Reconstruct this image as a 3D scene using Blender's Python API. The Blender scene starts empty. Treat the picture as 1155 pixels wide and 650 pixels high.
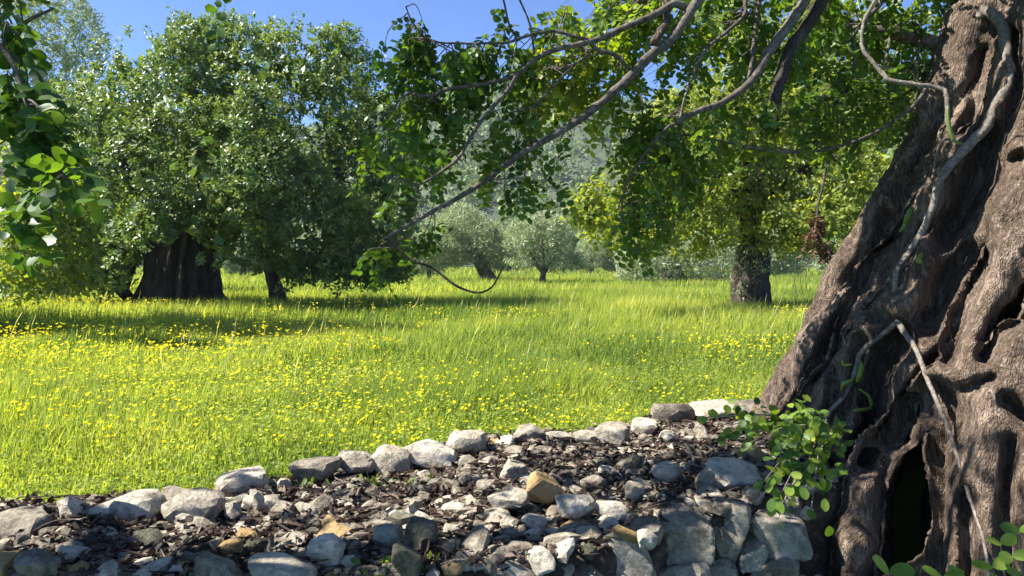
import bpy, math, time
import numpy as np
from mathutils import Vector, Matrix
from mathutils.bvhtree import BVHTree
T0 = time.time()
sc = bpy.context.scene
COL = sc.collection
rng = np.random.default_rng(7)

# ------------------------------------------------------------------ camera, sky, sun, exposure
F = 872.0; CX, CY = 577.5, 325.0; HZ = 295.0; CAMZ = 1.3
PITCH = math.atan((CY - HZ) / F)
cam = bpy.data.cameras.new('camera'); camo = bpy.data.objects.new('camera', cam); COL.objects.link(camo)
cam.sensor_width = 36.0; cam.lens = 36.0 * F / 1155.0; cam.clip_start = 0.05; cam.clip_end = 3000
camo.location = (0, 0, CAMZ); camo.rotation_euler = (math.pi / 2 - PITCH, 0, 0)
sc.camera = camo
SUN_AZ = math.radians(-93); SUN_EL = math.radians(50)
SUN = np.array([math.sin(SUN_AZ) * math.cos(SUN_EL), math.cos(SUN_AZ) * math.cos(SUN_EL), math.sin(SUN_EL)])
w = bpy.data.worlds.new('World'); sc.world = w; w.use_nodes = True
nt = w.node_tree
sky = nt.nodes.new('ShaderNodeTexSky'); sky.sky_type = 'NISHITA'; sky.sun_disc = False
sky.sun_elevation = SUN_EL; sky.sun_rotation = SUN_AZ; sky.air_density = 0.65; sky.dust_density = 0.0; sky.ozone_density = 7.0; sky.altitude = 6500
bg = nt.nodes['Background']; bg.inputs['Strength'].default_value = 0.15
nt.links.new(sky.outputs[0], bg.inputs[0])
sl = bpy.data.lights.new('sun', 'SUN'); sl.energy = 5.0; sl.angle = math.radians(0.53); sl.color = (1, 0.96, 0.89)
slo = bpy.data.objects.new('sun', sl); COL.objects.link(slo)
slo.rotation_euler = Vector(SUN).to_track_quat('Z', 'Y').to_euler(); slo.location = (-10, 15, 30)
vs = sc.view_settings
vs.view_transform = 'Standard'; vs.look = 'None'; vs.gamma = 1; vs.use_curve_mapping = False; vs.exposure = 1.62
cy = sc.cycles
cy.max_bounces = 7; cy.diffuse_bounces = 3; cy.glossy_bounces = 2; cy.transmission_bounces = 5; cy.transparent_max_bounces = 4; cy.volume_bounces = 0
cy.use_denoising = True; cy.sample_clamp_indirect = 6.0; cy.caustics_reflective = False; cy.caustics_refractive = False

# ------------------------------------------------------------------ helpers
CP, SP = math.cos(PITCH), math.sin(PITCH)
def ray(px, py):
    """direction through a photo pixel, scaled so that its y (forward) is 1"""
    x = (px - CX) / F; z = (CY - py) / F
    d = np.array([x, CP + z * SP, -SP + z * CP]); return d / d[1]
def at(px, py, D): return np.array([0, 0, CAMZ]) + ray(px, py) * D
def atz(px, py, z): r = ray(px, py); return np.array([0, 0, CAMZ]) + r * ((z - CAMZ) / r[2])
def proj(P):
    P = np.atleast_2d(P) - np.array([0, 0, CAMZ])
    f = P[:, 1] * CP - P[:, 2] * SP; u = P[:, 1] * SP + P[:, 2] * CP
    f = np.maximum(f, 1e-3)
    return CX + F * P[:, 0] / f, CY - F * u / f, f
def norm(v): return v / np.maximum(np.linalg.norm(v, axis=-1, keepdims=True), 1e-9)

def _h(i, j, k, s):
    n = (i * 374761393 + j * 668265263 + k * 2147483647 + s * 1274126177) & 0xFFFFFFFF
    n = ((n ^ (n >> 13)) * 1274126177) & 0xFFFFFFFF
    n = ((n ^ (n >> 16)) * 2246822519) & 0xFFFFFFFF
    return ((n ^ (n >> 15)) & 0xFFFFFF) / float(0xFFFFFF)
def noise(P, scale=1.0, seed=0):
    """smooth value noise, -1..1"""
    Q = np.asarray(P, float) * scale + 1000.0; I = np.floor(Q).astype(np.int64); f = Q - I; f = f * f * (3 - 2 * f)
    r = 0
    for a in (0, 1):
        for b in (0, 1):
            for c in (0, 1):
                wt = (f[:, 0] if a else 1 - f[:, 0]) * (f[:, 1] if b else 1 - f[:, 1]) * (f[:, 2] if c else 1 - f[:, 2])
                r = r + wt * _h(I[:, 0] + a, I[:, 1] + b, I[:, 2] + c, seed)
    return r * 2 - 1
def fbm(P, scale, seed=0, oct=3):
    r = 0; a = 1
    for o in range(oct): r = r + a * noise(P, scale * 2 ** o, seed + o * 17); a *= 0.5
    return r

def mesh_np(name, V, faces, mat=None, var=None, smooth=True):
    me = bpy.data.meshes.new(name)
    V = np.ascontiguousarray(V, np.float32); me.vertices.add(len(V)); me.vertices.foreach_set('co', V.ravel())
    if not isinstance(faces, (list, tuple)): faces = [faces]
    faces = [np.asarray(f, np.int32) for f in faces if len(f)]
    idx = np.concatenate([f.ravel() for f in faces]); tot = np.concatenate([np.full(len(f), f.shape[1], np.int32) for f in faces])
    st = np.concatenate([[0], np.cumsum(tot)[:-1]]).astype(np.int32)
    me.loops.add(len(idx)); me.loops.foreach_set('vertex_index', idx)
    me.polygons.add(len(tot)); me.polygons.foreach_set('loop_start', st)
    me.polygons.foreach_set('use_smooth', np.full(len(tot), smooth, bool))
    if var is not None:
        at_ = me.attributes.new('var', 'FLOAT', 'POINT'); at_.data.foreach_set('value', np.ascontiguousarray(var, np.float32))
    me.update(calc_edges=True)
    if mat: me.materials.append(mat)
    return me
def link(name, data, parent=None, loc=None):
    o = bpy.data.objects.new(name, data); COL.objects.link(o)
    if parent: o.parent = parent
    if loc is not None: o.location = loc
    return o
def tag(o, label, cat, group=None, kind=None):
    if label: o['label'] = label
    if cat: o['category'] = cat
    if group: o['group'] = group
    if kind: o['kind'] = kind
    return o
def thing(name, loc, label, cat, group=None):
    o = link(name, None, loc=tuple(float(x) for x in loc)); o.empty_display_size = 0.2
    return tag(o, label, cat, group)
def part(name, V, faces, mat, root, var=None, smooth=True, kind=None, label=None):
    """mesh given in world coordinates, linked as child of root"""
    R = np.array(root.location) if root else 0
    o = link(name, mesh_np(name, np.asarray(V) - R, faces, mat, var, smooth), root)
    if kind: o['kind'] = kind
    if label: o['label'] = label
    return o
class Buf:
    """collects geometry for one mesh"""
    def __init__(s): s.V = []; s.F = {}; s.A = []; s.n = 0
    def add(s, V, faces, var=0.5):
        for f in (faces if isinstance(faces, (list, tuple)) else [faces]):
            f = np.asarray(f); s.F.setdefault(f.shape[1], []).append(f + s.n)
        s.V.append(V); s.A.append(np.full(len(V), var) if np.isscalar(var) else var); s.n += len(V)
    def get(s): return np.concatenate(s.V), [np.concatenate(f) for f in s.F.values()], np.concatenate(s.A)
    def build(s, name, mat, root, **k):
        V, f, a = s.get(); return part(name, V, f, mat, root, var=a, **k)

def smoothline(pts, rad, n=6):
    """Catmull-Rom through points, radii interpolated"""
    P = np.asarray(pts, float); r = np.asarray(rad, float)
    if len(r) != len(P): r = np.interp(np.linspace(0, 1, len(P)), np.linspace(0, 1, len(r)), r)
    E = np.vstack([2 * P[0] - P[1], P, 2 * P[-1] - P[-2]]); out = []; ro = []
    for i in range(len(P) - 1):
        a, b, c, d = E[i:i + 4]
        for t in np.arange(n) / n:
            out.append(0.5 * (2 * b + (c - a) * t + (2 * a - 5 * b + 4 * c - d) * t * t + (3 * b - a - 3 * c + d) * t ** 3)); ro.append(r[i] * (1 - t) + r[i + 1] * t)
    out.append(P[-1]); ro.append(r[-1])
    return np.array(out), np.array(ro)
def tube(pts, rad, sides=8, n=5, rough=0.0, seed=0, flute=0.0, nf=7):
    P, r = smoothline(pts, rad, n) if n > 1 else (np.asarray(pts, float), np.asarray(rad, float))
    T = norm(np.gradient(P, axis=0)); up = np.array([0.31, 0.17, 0.93]) if abs(T[0][2]) < 0.9 else np.array([1.0, 0.2, 0])
    U = norm(np.cross(T, up)); W = np.cross(T, U)
    a = np.linspace(0, 2 * np.pi, sides, endpoint=False)
    rr = r[:, None] * np.ones(sides)
    if flute: rr = rr * (1 + flute * np.sin(a * nf + 1.7 * np.sin(np.linspace(0, 4, len(P)))[:, None] + seed) * np.abs(np.sin(a * 2.3 + seed)))
    V = P[:, None] + rr[..., None] * (np.cos(a)[None, :, None] * U[:, None] + np.sin(a)[None, :, None] * W[:, None])
    V = V.reshape(-1, 3)
    if rough:
        N = norm(V - np.repeat(P, sides, 0)); sc_ = 1.2 / np.maximum(np.repeat(r, sides), 0.004)[:, None]
        V = V + N * (rough * np.repeat(r, sides) * (noise(V, 1.0 / max(r.mean(), .004), seed) + 0.5 * noise(V, 2.6 / max(r.mean(), .004), seed + 3)))[:, None]
    m = len(P); i = np.arange(m - 1)[:, None] * sides; j = np.arange(sides)[None]; j2 = (j + 1) % sides
    Fq = np.stack([i + j, i + j2, i + sides + j2, i + sides + j], -1).reshape(-1, 4)
    V = np.vstack([V, P[0] - T[0] * r[0] * 0.3, P[-1] + T[-1] * r[-1] * 0.3])
    k = m * sides; jj = np.arange(sides)
    c0 = np.stack([np.full(sides, k), (jj + 1) % sides, jj], -1); c1 = np.stack([np.full(sides, k + 1), (m - 1) * sides + jj, (m - 1) * sides + (jj + 1) % sides], -1)
    return V, [Fq, np.vstack([c0, c1])]

# leaf patterns: x along the leaf, y across, z out of the leaf plane
PAT = {
 4: (np.array([[0, 0, 0], [.5, .5, .10], [1, 0, 0], [.5, -.5, .10]]), [[0, 1, 2, 3]]),
 6: (np.array([[0, 0, 0], [.28, .42, .10], [.74, .44, .10], [1, 0, -.05], [.74, -.44, .10], [.28, -.42, .10]]), [[0, 3, 2, 1], [0, 5, 4, 3]]),
 3: (np.array([[0, .5, 0], [0, -.5, 0], [1, 0, 0]]), [[0, 1, 2]]),
}
_o = [(0, .03), (.1, .24), (.3, .43), (.55, .5), (.78, .43), (.93, .24), (1, .05)]
_v = [[x, 0, -.03 - .10 * x * x] for x, y in _o] + [[x, y, .10 * y - .12 * x * x] for x, y in _o] + [[x, -y, .10 * y - .12 * x * x] for x, y in _o]
PAT[20] = (np.array(_v), [[i, i + 1, 7 + i + 1, 7 + i] for i in range(6)] + [[i + 1, i, 14 + i, 14 + i + 1] for i in range(6)])
def leaf_geo(pos, ax, nrm, L, W, pat):
    ax = norm(ax); side = norm(np.cross(nrm, ax)); nn = np.cross(ax, side)
    T, Fc = PAT[pat]; T = np.asarray(T)
    L = np.broadcast_to(L, (len(pos),)); W = np.broadcast_to(W, (len(pos),))
    V = pos[:, None] + (L[:, None, None] * T[None, :, 0:1]) * ax[:, None] + (W[:, None, None] * T[None, :, 1:2]) * side[:, None] + (W[:, None, None] * T[None, :, 2:3]) * nn[:, None]
    k = len(T); Fq = (np.arange(len(pos))[:, None, None] * k + np.asarray(Fc)[None]).reshape(-1, len(Fc[0]))
    return V.reshape(-1, 3), Fq, k
def rnd_dir(n): return norm(rng.normal(size=(n, 3)))

# ------------------------------------------------------------------ materials
def newmat(name):
    m = bpy.data.materials.new(name); m.use_nodes = True; t = m.node_tree; t.nodes.clear()
    def N(k, **kw):
        n = t.nodes.new(k)
        for a, b in kw.items():
            if a.startswith('i_'):
                key = a[2:]; key = int(key) if key.isdigit() else key.replace('_', ' ')
                n.inputs[key].default_value = b
            else: setattr(n, a, b)
        return n
    return m, t, N, t.links.new
def ramp(N, stops):
    r = N('ShaderNodeValToRGB'); e = r.color_ramp.elements
    while len(e) < len(stops): e.new(0.5)
    for el, (p, c) in zip(e, stops): el.position = p; el.color = (*c, 1)
    return r
def leafmat(name, stops, trans=0.42, rough=0.38, spec=0.5, tcol=(1.25, 1.2, 0.45), patch=0.0, pscale=1.0):
    m, t, N, L = newmat(name)
    a = N('ShaderNodeAttribute', attribute_name='var'); r = ramp(N, stops)
    if patch:
        co = N('ShaderNodeNewGeometry'); nz = N('ShaderNodeTexNoise', i_Scale=pscale, i_Detail=3.0); L(co.outputs['Position'], nz.inputs['Vector'])
        mm = N('ShaderNodeMath', operation='MULTIPLY_ADD', i_1=patch, i_2=-patch * 0.5); L(nz.outputs[0], mm.inputs[0])
        ad = N('ShaderNodeMath', operation='ADD'); L(a.outputs['Fac'], ad.inputs[0]); L(mm.outputs[0], ad.inputs[1]); L(ad.outputs[0], r.inputs[0])
    else: L(a.outputs['Fac'], r.inputs[0])
    p = N('ShaderNodeBsdfPrincipled'); L(r.outputs[0], p.inputs['Base Color']); p.inputs['Roughness'].default_value = rough
    p.inputs['Specular IOR Level'].default_value = spec
    tm = N('ShaderNodeMix', data_type='RGBA', blend_type='MULTIPLY'); tm.inputs[0].default_value = 1; L(r.outputs[0], tm.inputs[6]); tm.inputs[7].default_value = (*tcol, 1)
    tr = N('ShaderNodeBsdfTranslucent'); L(tm.outputs[2], tr.inputs[0])
    mx = N('ShaderNodeMixShader'); mx.inputs[0].default_value = trans; L(p.outputs[0], mx.inputs[1]); L(tr.outputs[0], mx.inputs[2])
    o = N('ShaderNodeOutputMaterial'); L(mx.outputs[0], o.inputs[0]); return m
def barkmat(name, c0, c1, c2, scale=(16, 16, 4), bump=0.6, dist=0.02, moss=0.0, rough=0.85):
    m, t, N, L = newmat(name)
    tc = N('ShaderNodeNewGeometry'); mp = N('ShaderNodeMapping'); mp.inputs['Scale'].default_value = scale
    n0 = N('ShaderNodeTexNoise', i_Scale=1.6, i_Detail=2.0); L(tc.outputs['Position'], n0.inputs['Vector'])
    mxv = N('ShaderNodeMix', data_type='VECTOR'); mxv.inputs[0].default_value = 0.10; L(tc.outputs['Position'], mxv.inputs[4]); L(n0.outputs['Color'], mxv.inputs[5]); L(mxv.outputs[1], mp.inputs[0])
    n1 = N('ShaderNodeTexNoise', i_Scale=1.0, i_Detail=6.0, i_Roughness=0.65, i_Distortion=0.6); L(mp.outputs[0], n1.inputs['Vector'])
    vo = N('ShaderNodeTexVoronoi', feature='DISTANCE_TO_EDGE', i_Scale=2.2); L(mp.outputs[0], vo.inputs['Vector'])
    n2 = N('ShaderNodeTexNoise', i_Scale=2.3, i_Detail=4.0); L(tc.outputs['Position'], n2.inputs['Vector'])
    cr = ramp(N, [(0.28, c0), (0.52, c1), (0.75, c2)])
    ad = N('ShaderNodeMath', operation='MULTIPLY_ADD', i_1=0.45, i_2=-0.22); L(n2.outputs[0], ad.inputs[0])
    a2 = N('ShaderNodeMath', operation='ADD'); L(n1.outputs[0], a2.inputs[0]); L(ad.outputs[0], a2.inputs[1]); L(a2.outputs[0], cr.inputs[0])
    col = cr.outputs[0]
    p = N('ShaderNodeBsdfPrincipled'); p.inputs['Roughness'].default_value = rough; p.inputs['Specular IOR Level'].default_value = 0.25
    L(col, p.inputs['Base Color'])
    vm = N('ShaderNodeMath', operation='MINIMUM', i_1=0.25); L(vo.outputs[0], vm.inputs[0])
    hh = N('ShaderNodeMath', operation='MULTIPLY_ADD', i_1=1.0); L(vm.outputs[0], hh.inputs[0]); L(n1.outputs[0], hh.inputs[2])
    n4 = N('ShaderNodeTexNoise', i_Scale=75.0, i_Detail=3.0, i_Roughness=0.7); L(tc.outputs['Position'], n4.inputs['Vector'])
    h4 = N('ShaderNodeMath', operation='MULTIPLY_ADD', i_1=0.35); L(n4.outputs[0], h4.inputs[0]); L(hh.outputs[0], h4.inputs[2])
    b = N('ShaderNodeBump', i_Strength=bump, i_Distance=dist); L(h4.outputs[0], b.inputs['Height']); L(b.outputs[0], p.inputs['Normal'])
    o = N('ShaderNodeOutputMaterial'); L(p.outputs[0], o.inputs[0]); return m
def stonemat(name, lo, mid, hi, rnd=True, lichen=True):
    m, t, N, L = newmat(name)
    tc = N('ShaderNodeNewGeometry'); oi = N('ShaderNodeObjectInfo')
    n1 = N('ShaderNodeTexNoise', i_Scale=9.0, i_Detail=9.0, i_Roughness=0.7); L(tc.outputs['Position'], n1.inputs['Vector'])
    n3 = N('ShaderNodeTexNoise', i_Scale=48.0, i_Detail=4.0, i_Roughness=0.7); L(tc.outputs['Position'], n3.inputs['Vector'])
    mm = N('ShaderNodeMath', operation='MULTIPLY_ADD', i_1=0.34, i_2=-0.17); L(oi.outputs['Random'], mm.inputs[0])
    m3 = N('ShaderNodeMath', operation='MULTIPLY_ADD', i_1=0.55, i_2=-0.27); L(n3.outputs[0], m3.inputs[0])
    ad = N('ShaderNodeMath', operation='ADD'); L(n1.outputs[0], ad.inputs[0]); L(mm.outputs[0], ad.inputs[1])
    ad2 = N('ShaderNodeMath', operation='ADD'); L(ad.outputs[0], ad2.inputs[0]); L(m3.outputs[0], ad2.inputs[1])
    cr = ramp(N, [(0.25, lo), (0.5, mid), (0.74, hi)]); L(ad2.outputs[0], cr.inputs[0])
    col = cr.outputs[0]
    if lichen:
        n2 = N('ShaderNodeTexNoise', i_Scale=11.0, i_Detail=5.0, i_Roughness=0.7); L(tc.outputs['Position'], n2.inputs['Vector'])
        r2 = ramp(N, [(0.56, (0, 0, 0)), (0.64, (1, 1, 1))]); L(n2.outputs[0], r2.inputs[0])
        f = N('ShaderNodeMath', operation='MULTIPLY', i_1=0.55); L(r2.outputs[0], f.inputs[0])
        mx = N('ShaderNodeMix', data_type='RGBA'); L(f.outputs[0], mx.inputs[0]); L(col, mx.inputs[6]); mx.inputs[7].default_value = (0.07, 0.075, 0.065, 1); col = mx.outputs[2]
    p = N('ShaderNodeBsdfPrincipled'); p.inputs['Roughness'].default_value = 0.85; p.inputs['Specular IOR Level'].default_value = 0.25; L(col, p.inputs['Base Color'])
    hs = N('ShaderNodeMath', operation='MULTIPLY_ADD', i_1=0.35); L(n3.outputs[0], hs.inputs[0]); L(n1.outputs[0], hs.inputs[2])
    b = N('ShaderNodeBump', i_Strength=0.9, i_Distance=0.05); L(hs.outputs[0], b.inputs['Height']); L(b.outputs[0], p.inputs['Normal'])
    o = N('ShaderNodeOutputMaterial'); L(p.outputs[0], o.inputs[0]); return m
def groundmat(name, cols, scale, bump=0.5):
    m, t, N, L = newmat(name)
    tc = N('ShaderNodeNewGeometry'); n1 = N('ShaderNodeTexNoise', i_Scale=scale, i_Detail=8.0, i_Roughness=0.65); L(tc.outputs['Position'], n1.inputs['Vector'])
    cr = ramp(N, [(0.3, cols[0]), (0.5, cols[1]), (0.7, cols[2])]); L(n1.outputs[0], cr.inputs[0])
    p = N('ShaderNodeBsdfPrincipled'); p.inputs['Roughness'].default_value = 0.95; p.inputs['Specular IOR Level'].default_value = 0.1; L(cr.outputs[0], p.inputs['Base Color'])
    b = N('ShaderNodeBump', i_Strength=bump, i_Distance=0.05); L(n1.outputs[0], b.inputs['Height']); L(b.outputs[0], p.inputs['Normal'])
    o = N('ShaderNodeOutputMaterial'); L(p.outputs[0], o.inputs[0]); return m

M = {}
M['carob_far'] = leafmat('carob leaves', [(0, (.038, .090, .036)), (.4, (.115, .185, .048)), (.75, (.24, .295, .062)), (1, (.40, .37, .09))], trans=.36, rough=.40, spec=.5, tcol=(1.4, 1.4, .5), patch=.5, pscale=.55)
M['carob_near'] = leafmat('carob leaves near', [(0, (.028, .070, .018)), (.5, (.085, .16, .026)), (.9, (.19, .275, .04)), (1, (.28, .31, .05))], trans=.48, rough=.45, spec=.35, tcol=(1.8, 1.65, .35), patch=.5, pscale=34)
M['carob_lit'] = leafmat('carob leaves sunlit tint', [(0, (.065, .11, .03)), (.5, (.17, .235, .05)), (1, (.33, .37, .085))], trans=.55, rough=.45, spec=.4, tcol=(1.7, 1.5, .35), patch=.3, pscale=.7)  # paler, yellower leaf colour carries the sunlit look of these crowns
M['olive'] = leafmat('olive leaves', [(0, (.15, .19, .10)), (.5, (.31, .36, .20)), (1, (.46, .50, .33))], trans=.3, rough=.5, spec=.3, tcol=(1.1, 1.15, .6), patch=.3, pscale=.8)
M['dead'] = leafmat('dead leaves', [(0, (.03, .018, .012)), (.5, (.10, .055, .03)), (1, (.22, .13, .07))], trans=.2, rough=.6, spec=.2, tcol=(1.2, .9, .6))
M['litter'] = leafmat('leaf litter', [(0, (.014, .010, .008)), (.35, (.055, .037, .028)), (.65, (.18, .128, .10)), (1, (.42, .33, .27))], trans=.06, rough=.8, spec=.12, tcol=(1.1, .9, .7))
M['grass'] = leafmat('meadow grass', [(0, (.07, .14, .035)), (.28, (.21, .285, .065)), (.55, (.36, .415, .09)), (.82, (.50, .50, .13)), (1, (.64, .59, .32))], trans=.55, rough=.55, spec=.2, tcol=(1.4, 1.35, .5), patch=.7, pscale=.45)
M['petal'] = leafmat('yellow petals', [(0, (.80, .66, .01)), (1, (.88, .80, .02))], trans=.4, rough=.6, spec=.2, tcol=(1, 1, .6))
M['pod'] = leafmat('green pod', [(0, (.09, .15, .02)), (1, (.20, .27, .04))], trans=.12, rough=.4, spec=.4)
M['wood'] = leafmat('forest leaves', [(0, (.05, .09, .035)), (.5, (.13, .19, .065)), (1, (.25, .31, .12))], trans=.2, rough=.6, spec=.2, patch=.6, pscale=.05)
M['bark_big'] = barkmat('gnarled bark', (.028, .018, .012), (.15, .104, .072), (.40, .31, .235), scale=(34, 34, 10), bump=.9, dist=.05)
M['bark_dark'] = barkmat('dark bark', (.02, .016, .013), (.06, .045, .035), (.13, .10, .08), scale=(9, 9, 2), bump=.9, dist=.06)
M['bark_grey'] = barkmat('grey branch bark', (.035, .026, .019), (.105, .082, .065), (.24, .20, .165), scale=(40, 40, 40), bump=.5, dist=.006)
M['bark_olive'] = barkmat('olive bark', (.05, .04, .03), (.13, .10, .075), (.22, .18, .14), scale=(8, 8, 3), bump=.9, dist=.05)
M['shoot'] = barkmat('smooth shoot bark', (.075, .06, .045), (.18, .15, .12), (.33, .285, .24), scale=(45, 45, 60), bump=.7, dist=.006, rough=.75)
M['stone'] = stonemat('limestone', (.12, .098, .070), (.32, .275, .205), (.62, .54, .42))
M['stone_warm'] = stonemat('ochre limestone', (.17, .11, .045), (.33, .215, .09), (.45, .31, .15), lichen=False)
M['stone_moss'] = stonemat('mossy limestone', (.05, .052, .03), (.14, .13, .088), (.34, .31, .24))
M['earth'] = groundmat('dark litter earth', ((.022, .015, .011), (.06, .042, .031), (.13, .095, .072)), 14)
M['field'] = groundmat('meadow soil', ((.035, .07, .012), (.075, .12, .018), (.13, .16, .03)), 1.5)
M['hill'] = groundmat('hill scrub', ((.035, .05, .03), (.06, .08, .045), (.10, .11, .07)), .06)
M['cut'] = groundmat('pale cut wood', ((.22, .16, .10), (.34, .26, .17), (.45, .36, .25)), 20, .2)

# ------------------------------------------------------------------ terrain
_b = np.array([atz(px, py, 0.0) for px, py in [(-400, 640), (-150, 612), (0, 590), (150, 582), (280, 560), (400, 533), (560, 505), (700, 490), (830, 468), (900, 452), (1000, 440)]])
_f = np.array([[-6, 2.75], [-3, 2.8], [-1.2, 2.85], [-.2, 2.95], [.3, 3.15], [.75, 3.5], [1.2, 3.8], [1.7, 4.1], [2.6, 4.6], [6, 4.9]])
def yb(x): return np.interp(x, _b[:, 0], _b[:, 1])
def yf(x): return np.interp(x, _f[:, 0], _f[:, 1])
LOW = -0.55
def ground_z(x, y):
    P = np.stack([x, y, 0 * x], -1)
    z = .05 * noise(P, .15, 5) + .02 * noise(P, .9, 6)
    z = z * np.clip((y - 3) / 6, 0.15, 1)
    s = np.clip((y - yf(x) - .15) / .25, 0, 1)
    return np.where(y < yf(x) + .4, LOW + (z - LOW - 0.02) * s, z)
gx = np.unique(np.concatenate([np.linspace(-600, -30, 24), np.linspace(-30, -6, 40), np.linspace(-6, 7, 66), np.linspace(7, 30, 40), np.linspace(30, 600, 24)]))
gy = np.unique(np.concatenate([np.linspace(-40, 0, 12), np.linspace(0, 9, 70), np.linspace(9, 40, 36), np.linspace(40, 800, 30)]))
X, Y = np.meshgrid(gx, gy); Z = ground_z(X.ravel(), Y.ravel())
nx, ny = len(gx), len(gy)
def gridf(nx, ny):
    i, j = np.meshgrid(np.arange(nx - 1), np.arange(ny - 1)); a = (j * nx + i).ravel()
    return np.stack([a, a + 1, a + nx + 1, a + nx], -1)
o = link('field', mesh_np('field', np.stack([X.ravel(), Y.ravel(), Z], -1), gridf(nx, ny), M['field'])); o['kind'] = 'structure'
# rubble platform between the border stones and the front wall
def bed_z(x, y):
    P = np.stack([x, y, 0 * x], -1)
    z = .05 + .035 * noise(P, 1.6, 21) + .03 * noise(P, 4.5, 22) + .012 * noise(P, 14, 23)
    sb = np.clip((y - yb(x) + .02) / .28, 0, 1); sf = np.clip((yf(x) + .10 - y) / .10, 0, 1)
    return z - sb * .25 - sf * .75
gx = np.linspace(-6, 3.2, 240); gy = np.linspace(2.5, 8.4, 170); X, Y = np.meshgrid(gx, gy)
PB = np.stack([X.ravel(), Y.ravel(), bed_z(X.ravel(), Y.ravel())], -1); fb = gridf(240, 170)
TR_C, TR_R = np.array([3.55, 5.0]), 1.62    # the trunk stands here: the bed stops at it
cen = PB[fb].mean(1); fb = fb[(np.hypot(cen[:, 0] - TR_C[0], cen[:, 1] - TR_C[1]) > TR_R) & (cen[:, 0] < 2.75)]
o = link('rubble_platform', mesh_np('rubble_platform', PB, fb, M['earth'])); o['kind'] = 'structure'
PLATFORM = o
# hill
def hill_top(az): return 78 + 10 * np.sin(az * 5 + 1.0) + 5 * np.sin(az * 13 + 2)
def hill_z(x, y):
    d = np.hypot(x, y); az = np.arctan2(x, y); t = np.clip((d - 170) / 260, 0, 1)
    return -1 + hill_top(az) * (t * t * (3 - 2 * t)) + 5 * noise(np.stack([x, y, 0 * x], -1), .02, 31) * t
A, Dd = np.meshgrid(np.linspace(-1.0, 1.0, 120), np.linspace(168, 520, 60)); X = Dd * np.sin(A); Y = Dd * np.cos(A)
o = link('hill', mesh_np('hill', np.stack([X.ravel(), Y.ravel(), hill_z(X.ravel(), Y.ravel())], -1), gridf(120, 60), M['hill'])); o['kind'] = 'structure'
n = 2100; a = rng.uniform(-.72, .72, n); d = np.sqrt(rng.uniform(175 ** 2, 440 ** 2, n)); C = np.stack([d * np.sin(a), d * np.cos(a), 0 * a], -1); C[:, 2] = hill_z(C[:, 0], C[:, 1])
R = rng.uniform(2.6, 5.2, n); k = 46
u = rnd_dir(n * k); u[:, 2] = np.abs(u[:, 2]) * 1.1 - .2
p = np.repeat(C, k, 0) + u * np.repeat(R, k)[:, None] * rng.uniform(.7, 1.05, n * k)[:, None]; p[:, 2] += np.repeat(R, k) * .55
V, Fq, kk = leaf_geo(p, rnd_dir(n * k), norm(u + .5 * rnd_dir(n * k)), rng.uniform(1.0, 2.2, n * k), rng.uniform(.8, 1.6, n * k), 4)
o = part('hillside_wood', V, Fq, M['wood'], None, var=np.repeat(np.clip(np.repeat(rng.uniform(.1, .9, n), k) + rng.normal(0, .12, n * k), 0, 1), kk), smooth=False)
tag(o, 'hazy grey-green wood covering the hillside beyond the olive trees', 'wood', kind='stuff')
print('terrain', time.time() - T0)

# ------------------------------------------------------------------ foreground trunk: strands grown together
def axis(z): return np.array([3.5 + .25 * z, 5.0])
RZ = np.array([-.7, .2, .7, 1.27, 1.76, 2.7, 3.6, 4.2]); RR = np.array([2.0, 1.74, 1.58, 1.38, 1.16, .86, .78, .75])
def cone_hit(px, py, s=1.0):
    """where the ray meets the trunk's cone (nearest approach when it misses)"""
    r = ray(px, py); D = np.linspace(1.5, 7.5, 601); P = np.array([0, 0, CAMZ]) + D[:, None] * r
    ax = np.stack([3.5 + .25 * P[:, 2], 0 * D + 5.0], -1); q = np.hypot(P[:, 0] - ax[:, 0], P[:, 1] - ax[:, 1]) - s * np.interp(P[:, 2], RZ, RR)
    h = np.nonzero(q < 0)[0]; i = h[0] if len(h) else int(np.argmin(q)); return P[i]
CAROB = thing('carob_tree', (3.6, 5.0, 0.0), 'ancient carob tree with massive gnarled leaning trunk beside the stone platform', 'tree', 'carob trees')
buf = Buf()
a = np.linspace(0, 2 * np.pi, 64, endpoint=False); zz = np.linspace(-.7, 4.0, 40)
V = np.array([[axis(z)[0] + .74 * np.interp(z, RZ, RR) * math.cos(t), axis(z)[1] + .74 * np.interp(z, RZ, RR) * math.sin(t), z] for z in zz for t in a])
i = np.arange(39)[:, None] * 64; j = np.arange(64)[None]; j2 = (j + 1) % 64
buf.add(np.vstack([V, [[3.3, 5, -.75], [4.5, 5, 4.1]]]), [np.stack([i + j, i + j2, i + 64 + j2, i + 64 + j], -1).reshape(-1, 4), np.vstack([np.stack([np.full(64, 2560), (np.arange(64) + 1) % 64, np.arange(64)], -1), np.stack([np.full(64, 2561), 39 * 64 + np.arange(64), 39 * 64 + (np.arange(64) + 1) % 64], -1)])])
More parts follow.
